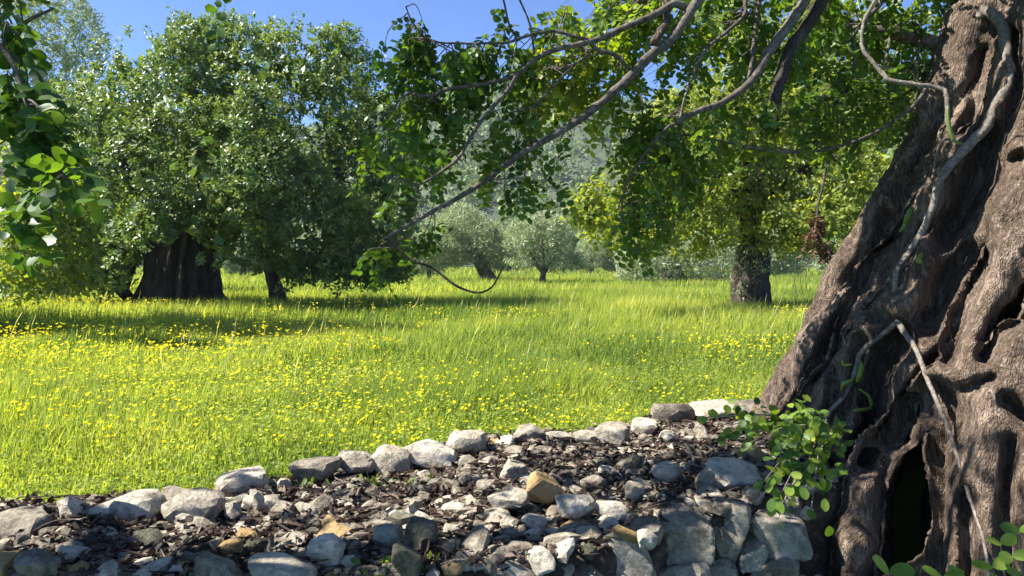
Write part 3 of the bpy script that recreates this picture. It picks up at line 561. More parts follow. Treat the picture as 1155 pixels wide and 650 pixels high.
# ------------------------------------------------------------------ crowns of the trees in the field
def crown(blobs, per_m2, L, W, mat, root, pat=4, outl=.22, gap=-.35, leaf_n=9, inner=.35, seed=0, spread=.14, up=.3, name='crown', vbase=.45, elong=.5, core=0, bump=.2):
    """rosettes of leaves over the uneven surface of joined blobs, plus some inside"""
    B = np.array([b[0] for b in blobs]); R = np.array([np.broadcast_to(b[1], 3) for b in blobs]); out = []; nrm = []
    for i in range(len(B)):
        area = 4 * np.pi * ((R[i, 0] * R[i, 1]) ** 1.6 / 3 + (R[i, 0] * R[i, 2]) ** 1.6 / 3 + (R[i, 1] * R[i, 2]) ** 1.6 / 3) ** (1 / 1.6)
        n = int(area * per_m2 * (1 + inner)); u = rnd_dir(n); k = np.where(rng.random(n) < inner / (1 + inner), rng.uniform(.45, .9, n), rng.uniform(.92, 1.04, n))
        P = B[i] + u * R[i] * k[:, None]
        P = P + u * (R[i].mean() * outl * fbm(P, .55, seed + 3, 2) + bump * noise(P, 1.5, seed + 5) + bump * .5 * noise(P, 3.2, seed + 6))[:, None]
        ok = np.ones(n, bool)
        for j in range(len(B)):
            if j != i: ok &= (np.sum(((P - B[j]) / (R[j] * .86)) ** 2, 1) > 1) | (k < .9)
        ok &= noise(P, 1.15, seed + 11) + .4 * noise(P, 2.7, seed + 12) > gap
        ok &= P[:, 2] > .05 + .1 * rng.random(n)
        out.append(P[ok]); nrm.append(u[ok])
    P = np.concatenate(out); U = np.concatenate(nrm); m = len(P)
    o = norm(U + np.array([0, 0, up]) + .5 * rnd_dir(m)); O = np.repeat(o, leaf_n, 0)
    perp = norm(np.cross(O, rnd_dir(m * leaf_n))); ax = norm(perp + O * rng.uniform(0, 1.2, m * leaf_n)[:, None] * elong * 2)
    pos = np.repeat(P, leaf_n, 0) + O * rng.uniform(-spread, spread, m * leaf_n)[:, None] + rnd_dir(m * leaf_n) * spread * .5
    nr = norm(np.cross(ax, np.cross(O, ax)) + .5 * rnd_dir(m * leaf_n)); q = rng.uniform(.75, 1.25, m * leaf_n)
    V, Fq, kk = leaf_geo(pos, ax, nr, L * q, W * q, pat)
    if core:
        cp = []
        for i in range(len(B)):
            nc = int(4 * np.pi * R[i].prod() ** (2 / 3) * core); cp.append(B[i] + rnd_dir(nc) * R[i] * rng.uniform(.5, .82, nc)[:, None])
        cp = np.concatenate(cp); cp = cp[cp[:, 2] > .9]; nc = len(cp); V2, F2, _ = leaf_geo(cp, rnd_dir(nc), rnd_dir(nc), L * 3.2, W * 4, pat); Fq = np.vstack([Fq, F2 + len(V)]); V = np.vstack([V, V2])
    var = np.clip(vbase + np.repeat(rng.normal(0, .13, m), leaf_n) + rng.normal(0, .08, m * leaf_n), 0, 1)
    var = np.repeat(var, kk); var = np.concatenate([var, np.full(len(V) - len(var), max(vbase - .2, 0))])  # inner filler leaves toned darker: crown-interior shade put into their colour
    part(name, V, Fq, mat, root, var=var, smooth=False); print(name, m * leaf_n)
def pb(px, py, rpx, D, ry=None, rz=None):
    c = at(px, py, D); r = rpx / F * D; return (c, np.array([r, (ry or rpx) / F * D, (rz or rpx) / F * D]))

# big carob on the left
b0 = atz(203, 347, 0.0); D0 = b0[1]
LT = thing('carob_tree', b0, 'large dome-shaped carob tree with broad dark trunk standing left in the meadow', 'tree', 'carob trees')
s = D0 / F
def lp(x, y, dd=0): return at(x, y, D0 + dd)
V, Fq = tube([lp(203, 356), lp(203, 346), lp(203, 330), lp(204, 308), lp(205, 285), lp(207, 255), lp(212, 220)], np.array([54, 47, 37, 32, 31, 29, 20]) * s, 110, 7, rough=.10, flute=.30, nf=15); part('trunk', V, Fq, M['bark_dark'], LT)
for pts, rr in [([lp(222, 300), lp(245, 268), lp(262, 240), lp(285, 205), lp(310, 160, 1)], [22, 20, 18, 12, 6]), ([lp(190, 300), lp(170, 250), lp(150, 200, -1), lp(130, 150, -1)], [20, 15, 10, 5]), ([lp(152, 347, -.5), lp(138, 328, -.6), lp(118, 300, -.8), lp(95, 270, -1)], [6, 6.5, 6, 4]),
                ([lp(140, 330, -.6), lp(150, 300), lp(160, 270)], [4, 4, 3]), ([lp(316, 348), lp(311, 325), lp(304, 300), lp(296, 270), lp(280, 230)], [10, 8, 7.5, 7, 6]), ([lp(212, 240), lp(225, 170, .5), lp(240, 110, .5)], [18, 12, 5]), ([lp(262, 240), lp(330, 220), lp(390, 190)], [12, 9, 5])]:
    V, Fq = tube(pts, np.array(rr) * s, 16, 6, rough=.12, flute=.1); part('limb', V, Fq, M['bark_dark'], LT)
blobs = [pb(200, 150, 98, D0), pb(325, 140, 98, D0), pb(265, 112, 70, D0 + .3), pb(395, 205, 74, D0), pb(125, 215, 80, D0), pb(70, 262, 52, D0 - .5, rz=62), pb(418, 250, 50, D0 - .3, rz=58), pb(345, 245, 56, D0 - 1.5, rz=56), pb(240, 190, 85, D0 - 1.8, rz=80),
         pb(372, 82, 42, D0), pb(215, 72, 42, D0 - .5), pb(140, 130, 56, D0), pb(105, 285, 36, D0 - 1.2, rz=38), pb(432, 160, 44, D0), pb(385, 285, 32, D0 - .8), pb(335, 295, 26, D0 - .6), pb(250, 62, 28, D0), pb(318, 62, 30, D0), pb(30, 300, 36, D0 - .5), pb(290, 200, 60, D0 - 2.2),
         pb(205, 50, 20, D0), pb(362, 48, 20, D0), pb(392, 60, 18, D0), pb(160, 85, 24, D0), pb(440, 118, 24, D0), pb(180, 252, 34, D0 - 2.6, rz=28), pb(235, 258, 30, D0 - 2.6, rz=26), pb(140, 262, 32, D0 - 2.0, rz=30), pb(128, 305, 16, D0 - 1.5, rz=20), pb(60, 318, 26, D0 - 1, rz=18), pb(300, 262, 36, D0 - 2, rz=28), pb(428, 302, 20, D0 - .6, rz=18), pb(330, 305, 24, D0 - 1.4, rz=20), pb(300, 288, 20, D0 - 1.2, rz=18), pb(370, 305, 26, D0 - 1, rz=18), pb(400, 300, 30, D0 - 1, rz=24), pb(440, 290, 26, D0, rz=30), pb(120, 318, 16, D0 - 1.6, rz=14), pb(90, 312, 26, D0 - 1.2, rz=22), pb(20, 322, 26, D0 - 1, rz=16)]
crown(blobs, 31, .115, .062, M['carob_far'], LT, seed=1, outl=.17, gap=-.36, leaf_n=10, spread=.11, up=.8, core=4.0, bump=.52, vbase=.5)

# tree standing beyond the left edge; its shade lies across the meadow
OT = thing('carob_tree', (-13.0, 13.0, 0), 'carob tree reaching in from the left edge with drooping sunlit yellow-green leaves', 'tree', 'carob trees')
V, Fq = tube([(-13, 13, -.2), (-13, 13, 3), (-13.6, 13.2, 9)], [.6, .4, .2], 16, 6, rough=.15, flute=.15); part('trunk', V, Fq, M['bark_dark'], OT)
for pp in [[(115, 300), (80, 262), (40, 225), (-40, 170)], [(95, 322), (50, 300), (0, 270), (-60, 215)], [(70, 235), (40, 190), (0, 150), (-50, 110)]]:
    P = [at(x, y, 11 + k * .3) for k, (x, y) in enumerate(pp)] + [np.array([-10.5, 12.4, 3.3]), np.array([-12.8, 13, 3.4])]; V, Fq = tube(P, [.01, .015, .025, .035, .07, .12], 8, 5, rough=.15); part('limb', V, Fq, M['bark_grey'], OT)
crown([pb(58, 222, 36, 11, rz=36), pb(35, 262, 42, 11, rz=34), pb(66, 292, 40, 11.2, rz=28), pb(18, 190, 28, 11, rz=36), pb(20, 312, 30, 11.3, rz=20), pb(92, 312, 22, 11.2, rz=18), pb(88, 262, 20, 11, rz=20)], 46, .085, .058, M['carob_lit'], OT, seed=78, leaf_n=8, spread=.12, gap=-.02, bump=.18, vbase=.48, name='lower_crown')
crown([(np.array([-14.2, 14.0, 6.2]), np.array([2.7, 2.0, 2.0])), (np.array([-13.6, 13.6, 7.6]), np.array([1.9, 1.5, 1.5])), (np.array([-14.6, 13.6, 5]), np.array([2, 1.8, 1.6])), (np.array([-14.0, 13.4, 9.4]), np.array([2.6, 1.5, 1.8])), (np.array([-13.8, 13.2, 11.3]), np.array([2.2, 1.3, 1.4]))], 9, .22, .12, M['carob_far'], OT, seed=77, leaf_n=8, spread=.2, core=3)  # unseen upper crown, stacked extra tall to broaden its shade

# carob with the shaggy trunk right of centre
b1 = atz(846, 350, 0.0); D1 = b1[1]; s = D1 / F
RT = thing('carob_tree', b1, 'yellow-green carob tree with straight shaggy trunk right of the meadow centre', 'tree', 'carob trees')
def rp(x, y, dd=0): return at(x, y, D1 + dd)
V, Fq = tube([rp(846, 356), rp(846, 346), rp(846, 320), rp(848, 290), rp(849, 262), rp(850, 220), rp(846, 180)], np.array([25, 22, 19.5, 18, 17, 16, 10]) * s, 48, 7, rough=.16, flute=.10, seed=4, nf=9); part('trunk', V, Fq, M['bark_dark'], RT)
for pts, rr in [([rp(848, 240), rp(800, 190, -1), rp(750, 170, -2)], [12, 8, 4]), ([rp(850, 230), rp(910, 190, -1), rp(960, 180, -1)], [12, 8, 4]), ([rp(815, 205), rp(780, 210, -2), rp(720, 205, -3)], [5, 4, 2]), ([rp(850, 240), rp(870, 150), rp(880, 90)], [12, 8, 4])]:
    V, Fq = tube(pts, np.array(rr) * s, 10, 6, rough=.15); part('limb', V, Fq, M['bark_dark'], RT)
blobs = [pb(850, 205, 62, D1), pb(775, 215, 52, D1 - 2), pb(930, 205, 66, D1 - 1), pb(700, 235, 36, D1 - 5), pb(662, 232, 26, D1 - 6), pb(735, 255, 36, D1 - 4), pb(860, 120, 80, D1), pb(950, 110, 80, D1), pb(770, 150, 55, D1 - 1), pb(985, 225, 45, D1 - 2), pb(930, 250, 36, D1 - 2, rz=28), pb(795, 262, 30, D1 - 2.5, rz=22), pb(890, 255, 28, D1 - 2, rz=22), pb(1010, 260, 30, D1 - 1)]
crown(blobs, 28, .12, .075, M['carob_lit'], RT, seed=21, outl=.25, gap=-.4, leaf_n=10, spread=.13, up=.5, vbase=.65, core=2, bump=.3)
# dead brown leaves hanging below its crown and grey suckers on the trunk
crown([pb(922, 262, 13, D1 - 6, rz=24), pb(932, 285, 7, D1 - 6, rz=12)], 60, .12, .05, M['dead'], RT, seed=5, leaf_n=6, gap=-.6, spread=.1, up=-1.2, name='dead_leaf_cluster', vbase=.6)
crown([pb(838, 305, 16, D1 - .55, rz=26, ry=8), pb(868, 290, 20, D1 - .4, rz=22), pb(822, 280, 14, D1 - .4, rz=20)], 22, .09, .03, M['olive'], RT, seed=8, leaf_n=6, gap=-.3, spread=.12, name='sucker_foliage')
V, Fq = tube([at(934, 172, D1 - 6), at(929, 205, D1 - 6), at(922, 240, D1 - 6), at(925, 268, D1 - 6), at(932, 292, D1 - 6)], [.03, .025, .018, .012, .006], 7, 5, rough=.2); part('hanging_twig', V, Fq, M['bark_dark'], RT)
for x0 in (898, 905, 911):
    V, Fq = tube([at(x0, 290, D1 - 6), at(x0 - 2, 318, D1 - 6), at(x0 + 3, 342, D1 - 6)], [.006, .005, .003], 5, 4); part('hanging_twig', V, Fq, M['bark_grey'], RT)

# olive trees
def olive(bx, by, D, stems, blobs, label, dens=30, sub=.14, trunk_mat='bark_olive', L=.20, W=.055, vb=.5):
    base = at(bx, HZ, D) if by is None else atz(bx, by, 0)
    base[2] = 0
    d = base[1]; s = d / F
    t = thing('olive_tree', base, label, 'tree', 'olive trees')
    for k, (pts, rr) in enumerate(stems):
        P = [at(x, y, d) for x, y in pts]; P[0][2] = min(P[0][2], -.05) if k == 0 else P[0][2]
        V, Fq = tube(P, np.array(rr) * s, 16, 5, rough=.18, flute=.12, seed=k); part('trunk' if k == 0 else 'limb', V, Fq, M[trunk_mat], t)
    bl = [pb(x, y, r * 1.1, d + dd, rz=rz * 1.1) for x, y, r, rz, dd in blobs]
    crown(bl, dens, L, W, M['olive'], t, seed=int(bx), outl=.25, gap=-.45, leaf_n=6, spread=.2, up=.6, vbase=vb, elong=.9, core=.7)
    return t
olive(545, 319, None, [([(552, 322), (549, 312), (543, 300), (540, 288), (535, 270)], [12, 8, 7, 7, 4]), ([(541, 292), (525, 275), (510, 262)], [5, 4, 2]), ([(541, 290), (555, 272), (560, 258)], [5, 4, 2])],
      [(540, 270, 30, 24, 0), (510, 275, 26, 24, 0), (560, 278, 18, 22, 0), (525, 255, 24, 18, 0), (495, 285, 18, 20, 0)], 'grey-green olive tree with thick trunk leaning left, behind the curved twig')
olive(612, 321, None, [([(612, 322), (612, 313), (613, 307)], [4, 3.2, 3]), ([(613, 308), (604, 296), (598, 284)], [2.6, 2, 1]), ([(613, 308), (622, 296), (628, 282)], [2.6, 2, 1]), ([(613, 308), (613, 292), (611, 270)], [2, 1.6, 1])],
      [(612, 272, 30, 24, 0), (592, 283, 20, 18, 0), (632, 284, 20, 18, 0), (612, 258, 20, 14, 0), (645, 290, 10, 12, 0)], 'small round olive tree with slim forked trunk in the middle of the meadow')
olive(436, 309, None, [([(436, 312), (434, 302), (438, 290)], [9, 7, 5]), ([(436, 298), (450, 284)], [4, 2])], [(450, 280, 26, 18, 0), (475, 284, 20, 18, 0), (430, 275, 24, 18, 0)], 'shaded olive tree with short dark trunk right of the dome-shaped carob')
olive(484, 320, None, [([(484, 321), (484, 310), (482, 300)], [3, 2.4, 2])], [(480, 284, 22, 20, 0), (465, 292, 14, 14, 0)], 'young olive tree with thin straight trunk beside the leaning olive', vb=.3)
olive(668, 309, None, [([(668, 309), (667, 300), (666, 290)], [2.5, 2.2, 2])], [(668, 284, 24, 17, 0), (690, 288, 18, 15, 0), (650, 290, 14, 13, 0)], 'pale olive tree further off right of the forked olive')
olive(757, 321, None, [([(757, 323), (757, 312), (756, 300)], [16, 13, 9]), ([(760, 306), (775, 290)], [5, 3])], [(735, 292, 36, 26, 0), (790, 292, 34, 26, 0), (760, 280, 40, 22, 1), (712, 304, 16, 16, 0), (815, 305, 14, 16, 0)], 'bushy grey olive with low dark stump-like trunk left of the shaggy trunk', trunk_mat='bark_dark', vb=.6)
olive(55, None, 31.0, [([(55, 340), (55, 280), (58, 200), (60, 100)], [14, 12, 9, 5]), ([(58, 200), (90, 120)], [6, 3])], [(60, 45, 48, 52, 0), (30, 90, 45, 50, 0), (85, 60, 26, 40, 0), (50, 5, 36, 34, 0), (70, 130, 40, 45, 0), (10, 20, 36, 40, 0), (40, 200, 60, 60, 0)], 'tall thin-leaved grey olive tree behind the left edge foliage', dens=16, vb=.55)
for bx, D, h, wd, lb in [(10, 62, 44, 46, 'olive tree low behind the left edge, right against the far meadow'), (110, 70, 40, 44, 'far olive tree seen under the dome-shaped carob, left of its trunk'), (275, 66, 44, 48, 'far olive tree seen between the two stems of the dome-shaped carob'), (355, 74, 40, 42, 'far olive tree behind the right side of the dome-shaped carob'),
                     (575, 88, 38, 40, 'far olive tree in the gap between leaning olive and forked olive'), (705, 80, 44, 44, 'far olive tree left of the bushy olive'), (880, 60, 48, 52, 'far olive tree just right of the shaggy trunk'), (950, 66, 46, 50, 'far olive tree below the dead leaves, beside the gnarled trunk'), (1040, 64, 50, 56, 'far olive tree hidden mostly behind the gnarled trunk')]:
    gy_ = HZ + F * CAMZ / D; olive(bx, None, D, [([(bx, gy_), (bx - 1, gy_ - 8), (bx + 1, gy_ - 16)], [3.5, 3, 2.4])], [(bx, gy_ - h * .62, wd * .42, h * .42, 0), (bx - wd * .3, gy_ - h * .5, wd * .3, h * .34, 0), (bx + wd * .3, gy_ - h * .5, wd * .3, h * .34, 0)], lb, dens=14, L=.30, W=.10)
print('trees', time.time() - T0)

# ------------------------------------------------------------------ stones
import bmesh
def stone_mesh(seed, sub=3, mat='stone', cuts=17, rough=.03, boxy=.75):
    bm = bmesh.new(); bmesh.ops.create_icosphere(bm, subdivisions=sub, radius=1.0)
    V = np.array([v.co[:] for v in bm.verts]); Fc = np.array([[v.index for v in f.verts] for f in bm.faces]); bm.free()
    r = np.random.default_rng(seed); n = norm(r.normal(size=(cuts, 3))); n[:6] = norm(np.array([[1, 0, 0], [-1, 0, 0], [0, 1, 0], [0, -1, 0], [0, 0, 1], [0, 0, -1]]) + r.normal(0, .22, (6, 3)))
    d = np.concatenate([r.uniform(.68, .9, 6) * boxy / .75, r.uniform(.74, 1.0, cuts - 6)])
    dots = V @ n.T; rad = np.min(np.where(dots > .05, d / np.maximum(dots, .05), 9), 1); rad = np.minimum(rad, 1.25)
    V = V * rad[:, None]
    V = V + norm(V) * (rough * 1.3 * noise(V, 2.2, seed) + rough * .9 * noise(V, 5.5, seed + 1) + rough * .5 * noise(V, 12, seed + 2))[:, None]
    V /= np.abs(V).max(0)
    me = mesh_np('stone', V, Fc, M[mat], None, True); me.set_sharp_from_angle(angle=math.radians(26))
    return me
def put_stone(x0, y0, x1, y1, base_z, root, seed, mat='stone', depth=.8, rot=None, sub=3, sink=.18, boxy=.75):
    """a stone filling the photo box x0..x1, y0..y1, resting at height base_z"""
    g = atz((x0 + x1) / 2, y1, base_z) if base_z is not None else None
    D = g[1]; wd = (x1 - x0) / F * D / 2
    for _ in range(3):
        c = at((x0 + x1) / 2, (y0 + y1) / 2, D + wd * depth * .7); h = (y1 - y0) / F * D / 2
    h = max(h * 1.0 - .15 * wd * depth, .3 * wd)
    me = stone_mesh(seed, sub, mat, boxy=boxy); o = link('stone', me, root)
    R = np.array(root.location) if root else np.zeros(3)
    o.location = tuple(c - R - np.array([0, 0, sink * h * .5])); o.scale = (wd * 1.03, wd * depth, h * (1 + sink * .5))
    o.rotation_euler = (rng.normal(0, .12), rng.normal(0, .12), rot if rot is not None else rng.normal(0, .15))
    return o
# border row against the meadow
BR = thing('stone_border', atz(300, 555, 0), 'row of grey limestone blocks edging the platform along the bright grass', 'stone border')
k = 100
for (x0, y0, x1, y1, z, mt) in [(-8, 574, 60, 614, .05, 'stone'), (66, 566, 104, 594, .05, 'stone'), (116, 553, 180, 596, .05, 'stone'), (184, 548, 218, 582, .05, 'stone'), (186, 552, 246, 594, .06, 'stone'), (246, 528, 300, 560, .05, 'stone'), (328, 512, 380, 546, .05, 'stone'),
     (382, 504, 424, 536, .05, 'stone'), (420, 502, 462, 534, .05, 'stone'), (455, 495, 516, 530, .05, 'stone'), (502, 485, 548, 518, .05, 'stone'), (578, 479, 611, 503, .05, 'stone'), (675, 478, 712, 502, .05, 'stone'), (615, 487, 650, 500, .05, 'stone'), (648, 486, 676, 500, .05, 'stone'), (548, 496, 578, 508, .04, 'stone_warm'),
     (712, 470, 740, 492, .05, 'stone'), (735, 452, 780, 482, .06, 'stone'), (775, 450, 830, 476, .06, 'stone'), (825, 452, 862, 478, .06, 'stone'), (-60, 580, -10, 622, .05, 'stone'), (-130, 584, -62, 634, .05, 'stone')]:
    k += 1; ww = (x1 - x0) * .07; put_stone(x0 - ww, y0 - 3, x1 + ww, y1 + 1, z, BR, k, mt, depth=.9)
# dry stone front of the platform
FW = thing('dry_stone_wall', (.9, 3.5, LOW), 'dry-laid limestone retaining wall in front, beside the gnarled trunk', 'stone wall')
for (x0, y0, x1, y1, D, mt, ry) in [(738, 572, 806, 640, 3.55, 'stone', .5), (712, 572, 752, 606, 3.75, 'stone', .6), (776, 553, 822, 590, 3.85, 'stone', .7), (812, 556, 846, 632, 3.75, 'stone', .9), (846, 576, 912, 630, 3.75, 'stone', .6), (826, 602, 862, 650, 3.72, 'stone', .8), (848, 616, 904, 664, 3.7, 'stone', .6), (786, 624, 830, 664, 3.65, 'stone', .7),
     (790, 518, 856, 560, 4.15, 'stone', .6), (653, 597, 740, 662, 3.35, 'stone', .5), (598, 620, 660, 672, 3.22, 'stone', .7), (528, 614, 618, 672, 3.15, 'stone', .5), (728, 632, 800, 700, 3.45, 'stone', .6), (640, 655, 735, 720, 3.2, 'stone', .6), (790, 655, 870, 720, 3.6, 'stone', .6), (860, 655, 930, 720, 3.65, 'stone', .6),
     (868, 552, 905, 582, 4.0, 'stone', .7), (430, 640, 525, 690, 3.05, 'stone_moss', .6), (340, 655, 430, 700, 3.0, 'stone', .6), (540, 665, 640, 730, 3.1, 'stone', .6), (730, 690, 820, 760, 3.4, 'stone', .6), (250, 660, 340, 710, 3.0, 'stone', .6), (150, 662, 250, 715, 2.95, 'stone', .6), (50, 665, 150, 715, 2.95, 'stone', .6), (440, 690, 540, 760, 3.05, 'stone', .6)]:
    k += 1; c = at((x0 + x1) / 2, (y0 + y1) / 2, D + .12); me = stone_mesh(k, 4 if D > 3.3 else 4, mt, boxy=.66); o = link('stone', me, FW); w2 = (x1 - x0) / F * D / 2
    o.location = tuple(c - np.array(FW.location)); o.scale = (w2 * 1.06, max(.16, w2 * ry * 1.3), (y1 - y0) / F * D / 2 * 1.06); o.rotation_euler = (rng.normal(0, .08), rng.normal(0, .08), -.25 + rng.normal(0, .15))
PW = [stone_mesh(700 + q, 2, 'stone', cuts=14) for q in range(6)]
for q in range(64):   # small stones wedged into the face
    x = rng.uniform(-2.6, 1.85); z = rng.uniform(-.5, .06); o = link('stone', PW[q % 6], FW, (x - FW.location[0], float(yf(x)) + .10 + rng.uniform(-.02, .05) - FW.location[1], z - FW.location[2])); sz = rng.uniform(.05, .095); o.scale = (sz * rng.uniform(.9, 1.5), sz, sz * rng.uniform(.6, 1)); o.rotation_euler = tuple(rng.normal(0, .4, 3))
# loose stones that stand out
for (x0, y0, x1, y1, mt, dp, lb) in [
 (592, 530, 635, 570, 'stone_warm', .8, 'ochre squarish stone block in the middle of the platform'), (547, 549, 602, 578, 'stone', .7, 'smooth grey flat-topped stone just left of the ochre block'), (623, 553, 672, 587, 'stone', .8, 'angular grey stone just right and in front of the ochre block'),
 (560, 518, 598, 546, 'stone', .8, 'pointed grey stone behind and left of the ochre block'), (671, 563, 706, 587, 'stone', .8, 'rounded grey-green stone to the right of the angular stone'), (650, 535, 683, 555, 'stone', .8, 'flat pale stone slab right behind the ochre block'),
 (704, 541, 730, 566, 'stone', .7, 'small whitish upright stone right of the flat pale slab'), (730, 518, 770, 546, 'stone', .8, 'dark-sided blocky stone towards the right of the platform'), (588, 578, 618, 598, 'stone', .8, 'small square grey stone below the ochre block'),
 (361, 580, 382, 599, 'stone_warm', .9, 'small round yellowish cobble left of the platform centre'), (247, 606, 275, 627, 'stone_warm', .9, 'tan rounded cobble on the dark litter, lower left'), (457, 580, 497, 624, 'stone_moss', .8, 'upright mossy stone left of the platform centre'),
 (416, 590, 456, 618, 'stone_moss', .8, 'low grey-green stone just left of the mossy upright one'), (438, 614, 480, 650, 'stone_moss', .8, 'mossy broken stone at the bottom edge'), (347, 603, 388, 637, 'stone', .8, 'pale slanted stone lit on its left, near the bottom edge'),
 (462, 560, 478, 574, 'stone', .8, 'little pale pebble behind the mossy upright stone'), (253, 564, 273, 586, 'stone', .8, 'small pale stone below the shaded round border block'), (271, 557, 296, 577, 'stone', .9, 'grey stone between the small pale one and the border'),
 (294, 555, 319, 577, 'stone', .9, 'small dark-grey stone left of the upright border block'), (400, 515, 424, 533, 'stone', .5, 'pale flake leaning on the dark border blocks'), (14, 620, 74, 656, 'stone', .7, 'layered grey stone in the bottom left corner'),
 (210, 622, 275, 660, 'stone', .7, 'pale sunlit boulder at the bottom edge below the tan cobble'), (272, 624, 362, 660, 'stone', .7, 'long flat pale slab at the bottom edge'), (784, 528, 808, 555, 'stone', .8, 'small light triangular stone on the wall by the green sprout'),
 (714, 596, 742, 618, 'stone', .8, 'small stone wedged behind the big grey wall block'), (610, 552, 626, 566, 'stone', .8, 'little stone tucked against the ochre block')]:
    k += 1; o = put_stone(x0, y0, x1, y1, .07, None, k, mt, depth=dp, sub=4 if x1 - x0 > 30 else 3); tag(o, lb, 'stone', 'loose stones on the platform')
# the rest of the rubble: pieces of the platform
PR = [stone_mesh(500 + q, 2, m_, cuts=12) for q, m_ in enumerate(['stone'] * 10 + ['stone_warm'] * 1 + ['stone_moss'] * 2)]
cnt = 0
while cnt < 290:
    px = rng.uniform(-40, 870); py = rng.uniform(480, 652); z = .06; g = atz(px, py, z)
    if not (yf(g[0]) + .08 < g[1] < yb(g[0]) - .05) or math.hypot(g[0] - 3.55, g[1] - 5) < 1.8: continue
    if px < 500 and rng.random() < .45: continue
    sz = rng.choice([.03, .042, .058, .075], p=[.25, .35, .27, .13]) * rng.uniform(.8, 1.25)
    o = link('stone', PR[rng.integers(len(PR))], PLATFORM, (g[0], g[1], float(bed_z(g[:1], g[1:2])[0]) + sz * .3)); o.scale = (sz * rng.uniform(.9, 1.5), sz * rng.uniform(.7, 1.1), sz * rng.uniform(.4, .8)); o.rotation_euler = (rng.normal(0, .35), rng.normal(0, .35), rng.uniform(0, 6.3)); cnt += 1
# chips, dead leaves and fallen pods
def bed_pts(n, zoff=0.0):
    out = []; tot = 0
    while tot < n:
        y = 2.7 + 5.2 * rng.random(n) ** 1.3; x = rng.uniform(-4.6, 2.6, n); ok = (y > yf(x) + .12) & (y < yb(x) + .05) & (np.hypot(x - TR_C[0], y - TR_C[1]) > TR_R + .12) & (x < 2.6)
        x, y = x[ok], y[ok]; out.append(np.stack([x, y, bed_z(x, y) + zoff], -1)); tot += len(x)
    return np.concatenate(out)[:n]
T, Fc = None, None
bm = bmesh.new(); bmesh.ops.create_icosphere(bm, subdivisions=1, radius=1.0); T = np.array([v.co[:] for v in bm.verts]); Fc = np.array([[v.index for v in f.verts] for f in bm.faces]); bm.free()
n = 3600; P = bed_pts(n, .012); R3 = rng.uniform(.006, .03, (n, 3)) * rng.uniform(.5, 1.3, (n, 1)) * np.array([1.4, 1, .6]); th = rng.uniform(0, 6.28, n); jit = rng.uniform(.7, 1.2, (n, 12))
V = T[None] * jit[..., None] * R3[:, None]; V = np.stack([V[..., 0] * np.cos(th)[:, None] - V[..., 1] * np.sin(th)[:, None], V[..., 0] * np.sin(th)[:, None] + V[..., 1] * np.cos(th)[:, None], V[..., 2]], -1) + P[:, None]
o = part('stone_chips', V.reshape(-1, 3), (np.arange(n)[:, None, None] * 12 + Fc[None]).reshape(-1, 3), M['stone'], None, smooth=False); tag(o, 'small broken limestone chips strewn over the rubble platform', 'stone chips', kind='stuff')
PS = [stone_mesh(600 + q, 1, 'stone', cuts=14) for q in range(8)]; buf = Buf()
for p in bed_pts(2300, .015):
    q = PS[rng.integers(8)]; Vq = np.array([v.co[:] for v in q.vertices]); Fq = np.array([p_.vertices[:] for p_ in q.polygons]); sz = rng.uniform(.016, .05) * (1 if p[0] > -1 else .75); th = rng.uniform(0, 6.28)
    Vq = Vq * sz * np.array([rng.uniform(.9, 1.6), rng.uniform(.7, 1.1), rng.uniform(.4, .8)]); c_, s_ = math.cos(th), math.sin(th); ty = rng.normal(0, .4)
    Vq = Vq @ np.array([[1, 0, 0], [0, math.cos(ty), -math.sin(ty)], [0, math.sin(ty), math.cos(ty)]]) @ np.array([[c_, -s_, 0], [s_, c_, 0], [0, 0, 1]]); buf.add(Vq + p, Fq)
o = buf.build('rubble', M['stone'], None, kind='stuff', smooth=False); tag(o, 'fist-sized broken limestone rubble heaped between the larger stones', 'rubble')
n = 10500; P = bed_pts(n); P[:, 2] += rng.uniform(.005, .045, n); ax = rnd_dir(n) * np.array([1, 1, .35]); nr = norm(rnd_dir(n) * .75 + np.array([0, 0, .7])); L = .018 + .05 * rng.random(n) ** 1.8
PAT[7] = (PAT[6][0] * np.array([1, 1, 3.4]), PAT[6][1]); V, Fq, kk = leaf_geo(P, ax, nr, L, L * rng.uniform(.25, .65, n), 7)
buf = Buf(); buf.add(V, Fq, np.repeat(np.clip(rng.beta(1.3, 2.2, n), 0, 1), kk))
n = 1500; P = bed_pts(n); P[:, 2] += rng.uniform(.01, .05, n)
for p in P:
    a = rng.uniform(0, 6.28); ln = rng.uniform(.05, .09); d = np.array([math.cos(a), math.sin(a), rng.normal(0, .15)]); q = np.array([-d[1], d[0], 0]) * rng.normal(0, .25)
    s = np.linspace(-1, 1, 5); C = p + s[:, None] * d * ln + (1 - s[:, None] ** 2) * q * ln; wv = np.array([-d[1], d[0], .3]) * .009
    tw_ = np.array([.4, 1, 1, 1, .3])[:, None]; V = np.concatenate([C + wv * tw_, C + np.array([0, 0, .006]) * tw_, C - wv * tw_]); i = np.arange(4)
    buf.add(V, np.concatenate([np.stack([i, i + 1, i + 6, i + 5], -1), np.stack([i + 5, i + 6, i + 11, i + 10], -1)]), rng.uniform(.05, .4))
o = buf.build('leaf_litter', M['litter'], None, kind='stuff'); tag(o, 'dark dry carob leaves and fallen pods covering the platform between stones', 'leaf litter')
buf = Buf()
for p in bed_pts(130, .03):
    d = rnd_dir(1)[0] * np.array([1, 1, .15]); V, Fq = tube([p - d * .12, p + rng.normal(0, .012, 3), p + d * rng.uniform(.05, .16)], [.004, .0035, .002], 5, 3); buf.add(V, Fq)
o = buf.build('fallen_twigs', M['bark_grey'], None, kind='stuff'); tag(o, 'thin grey fallen twigs lying across the leaf litter', 'twigs')

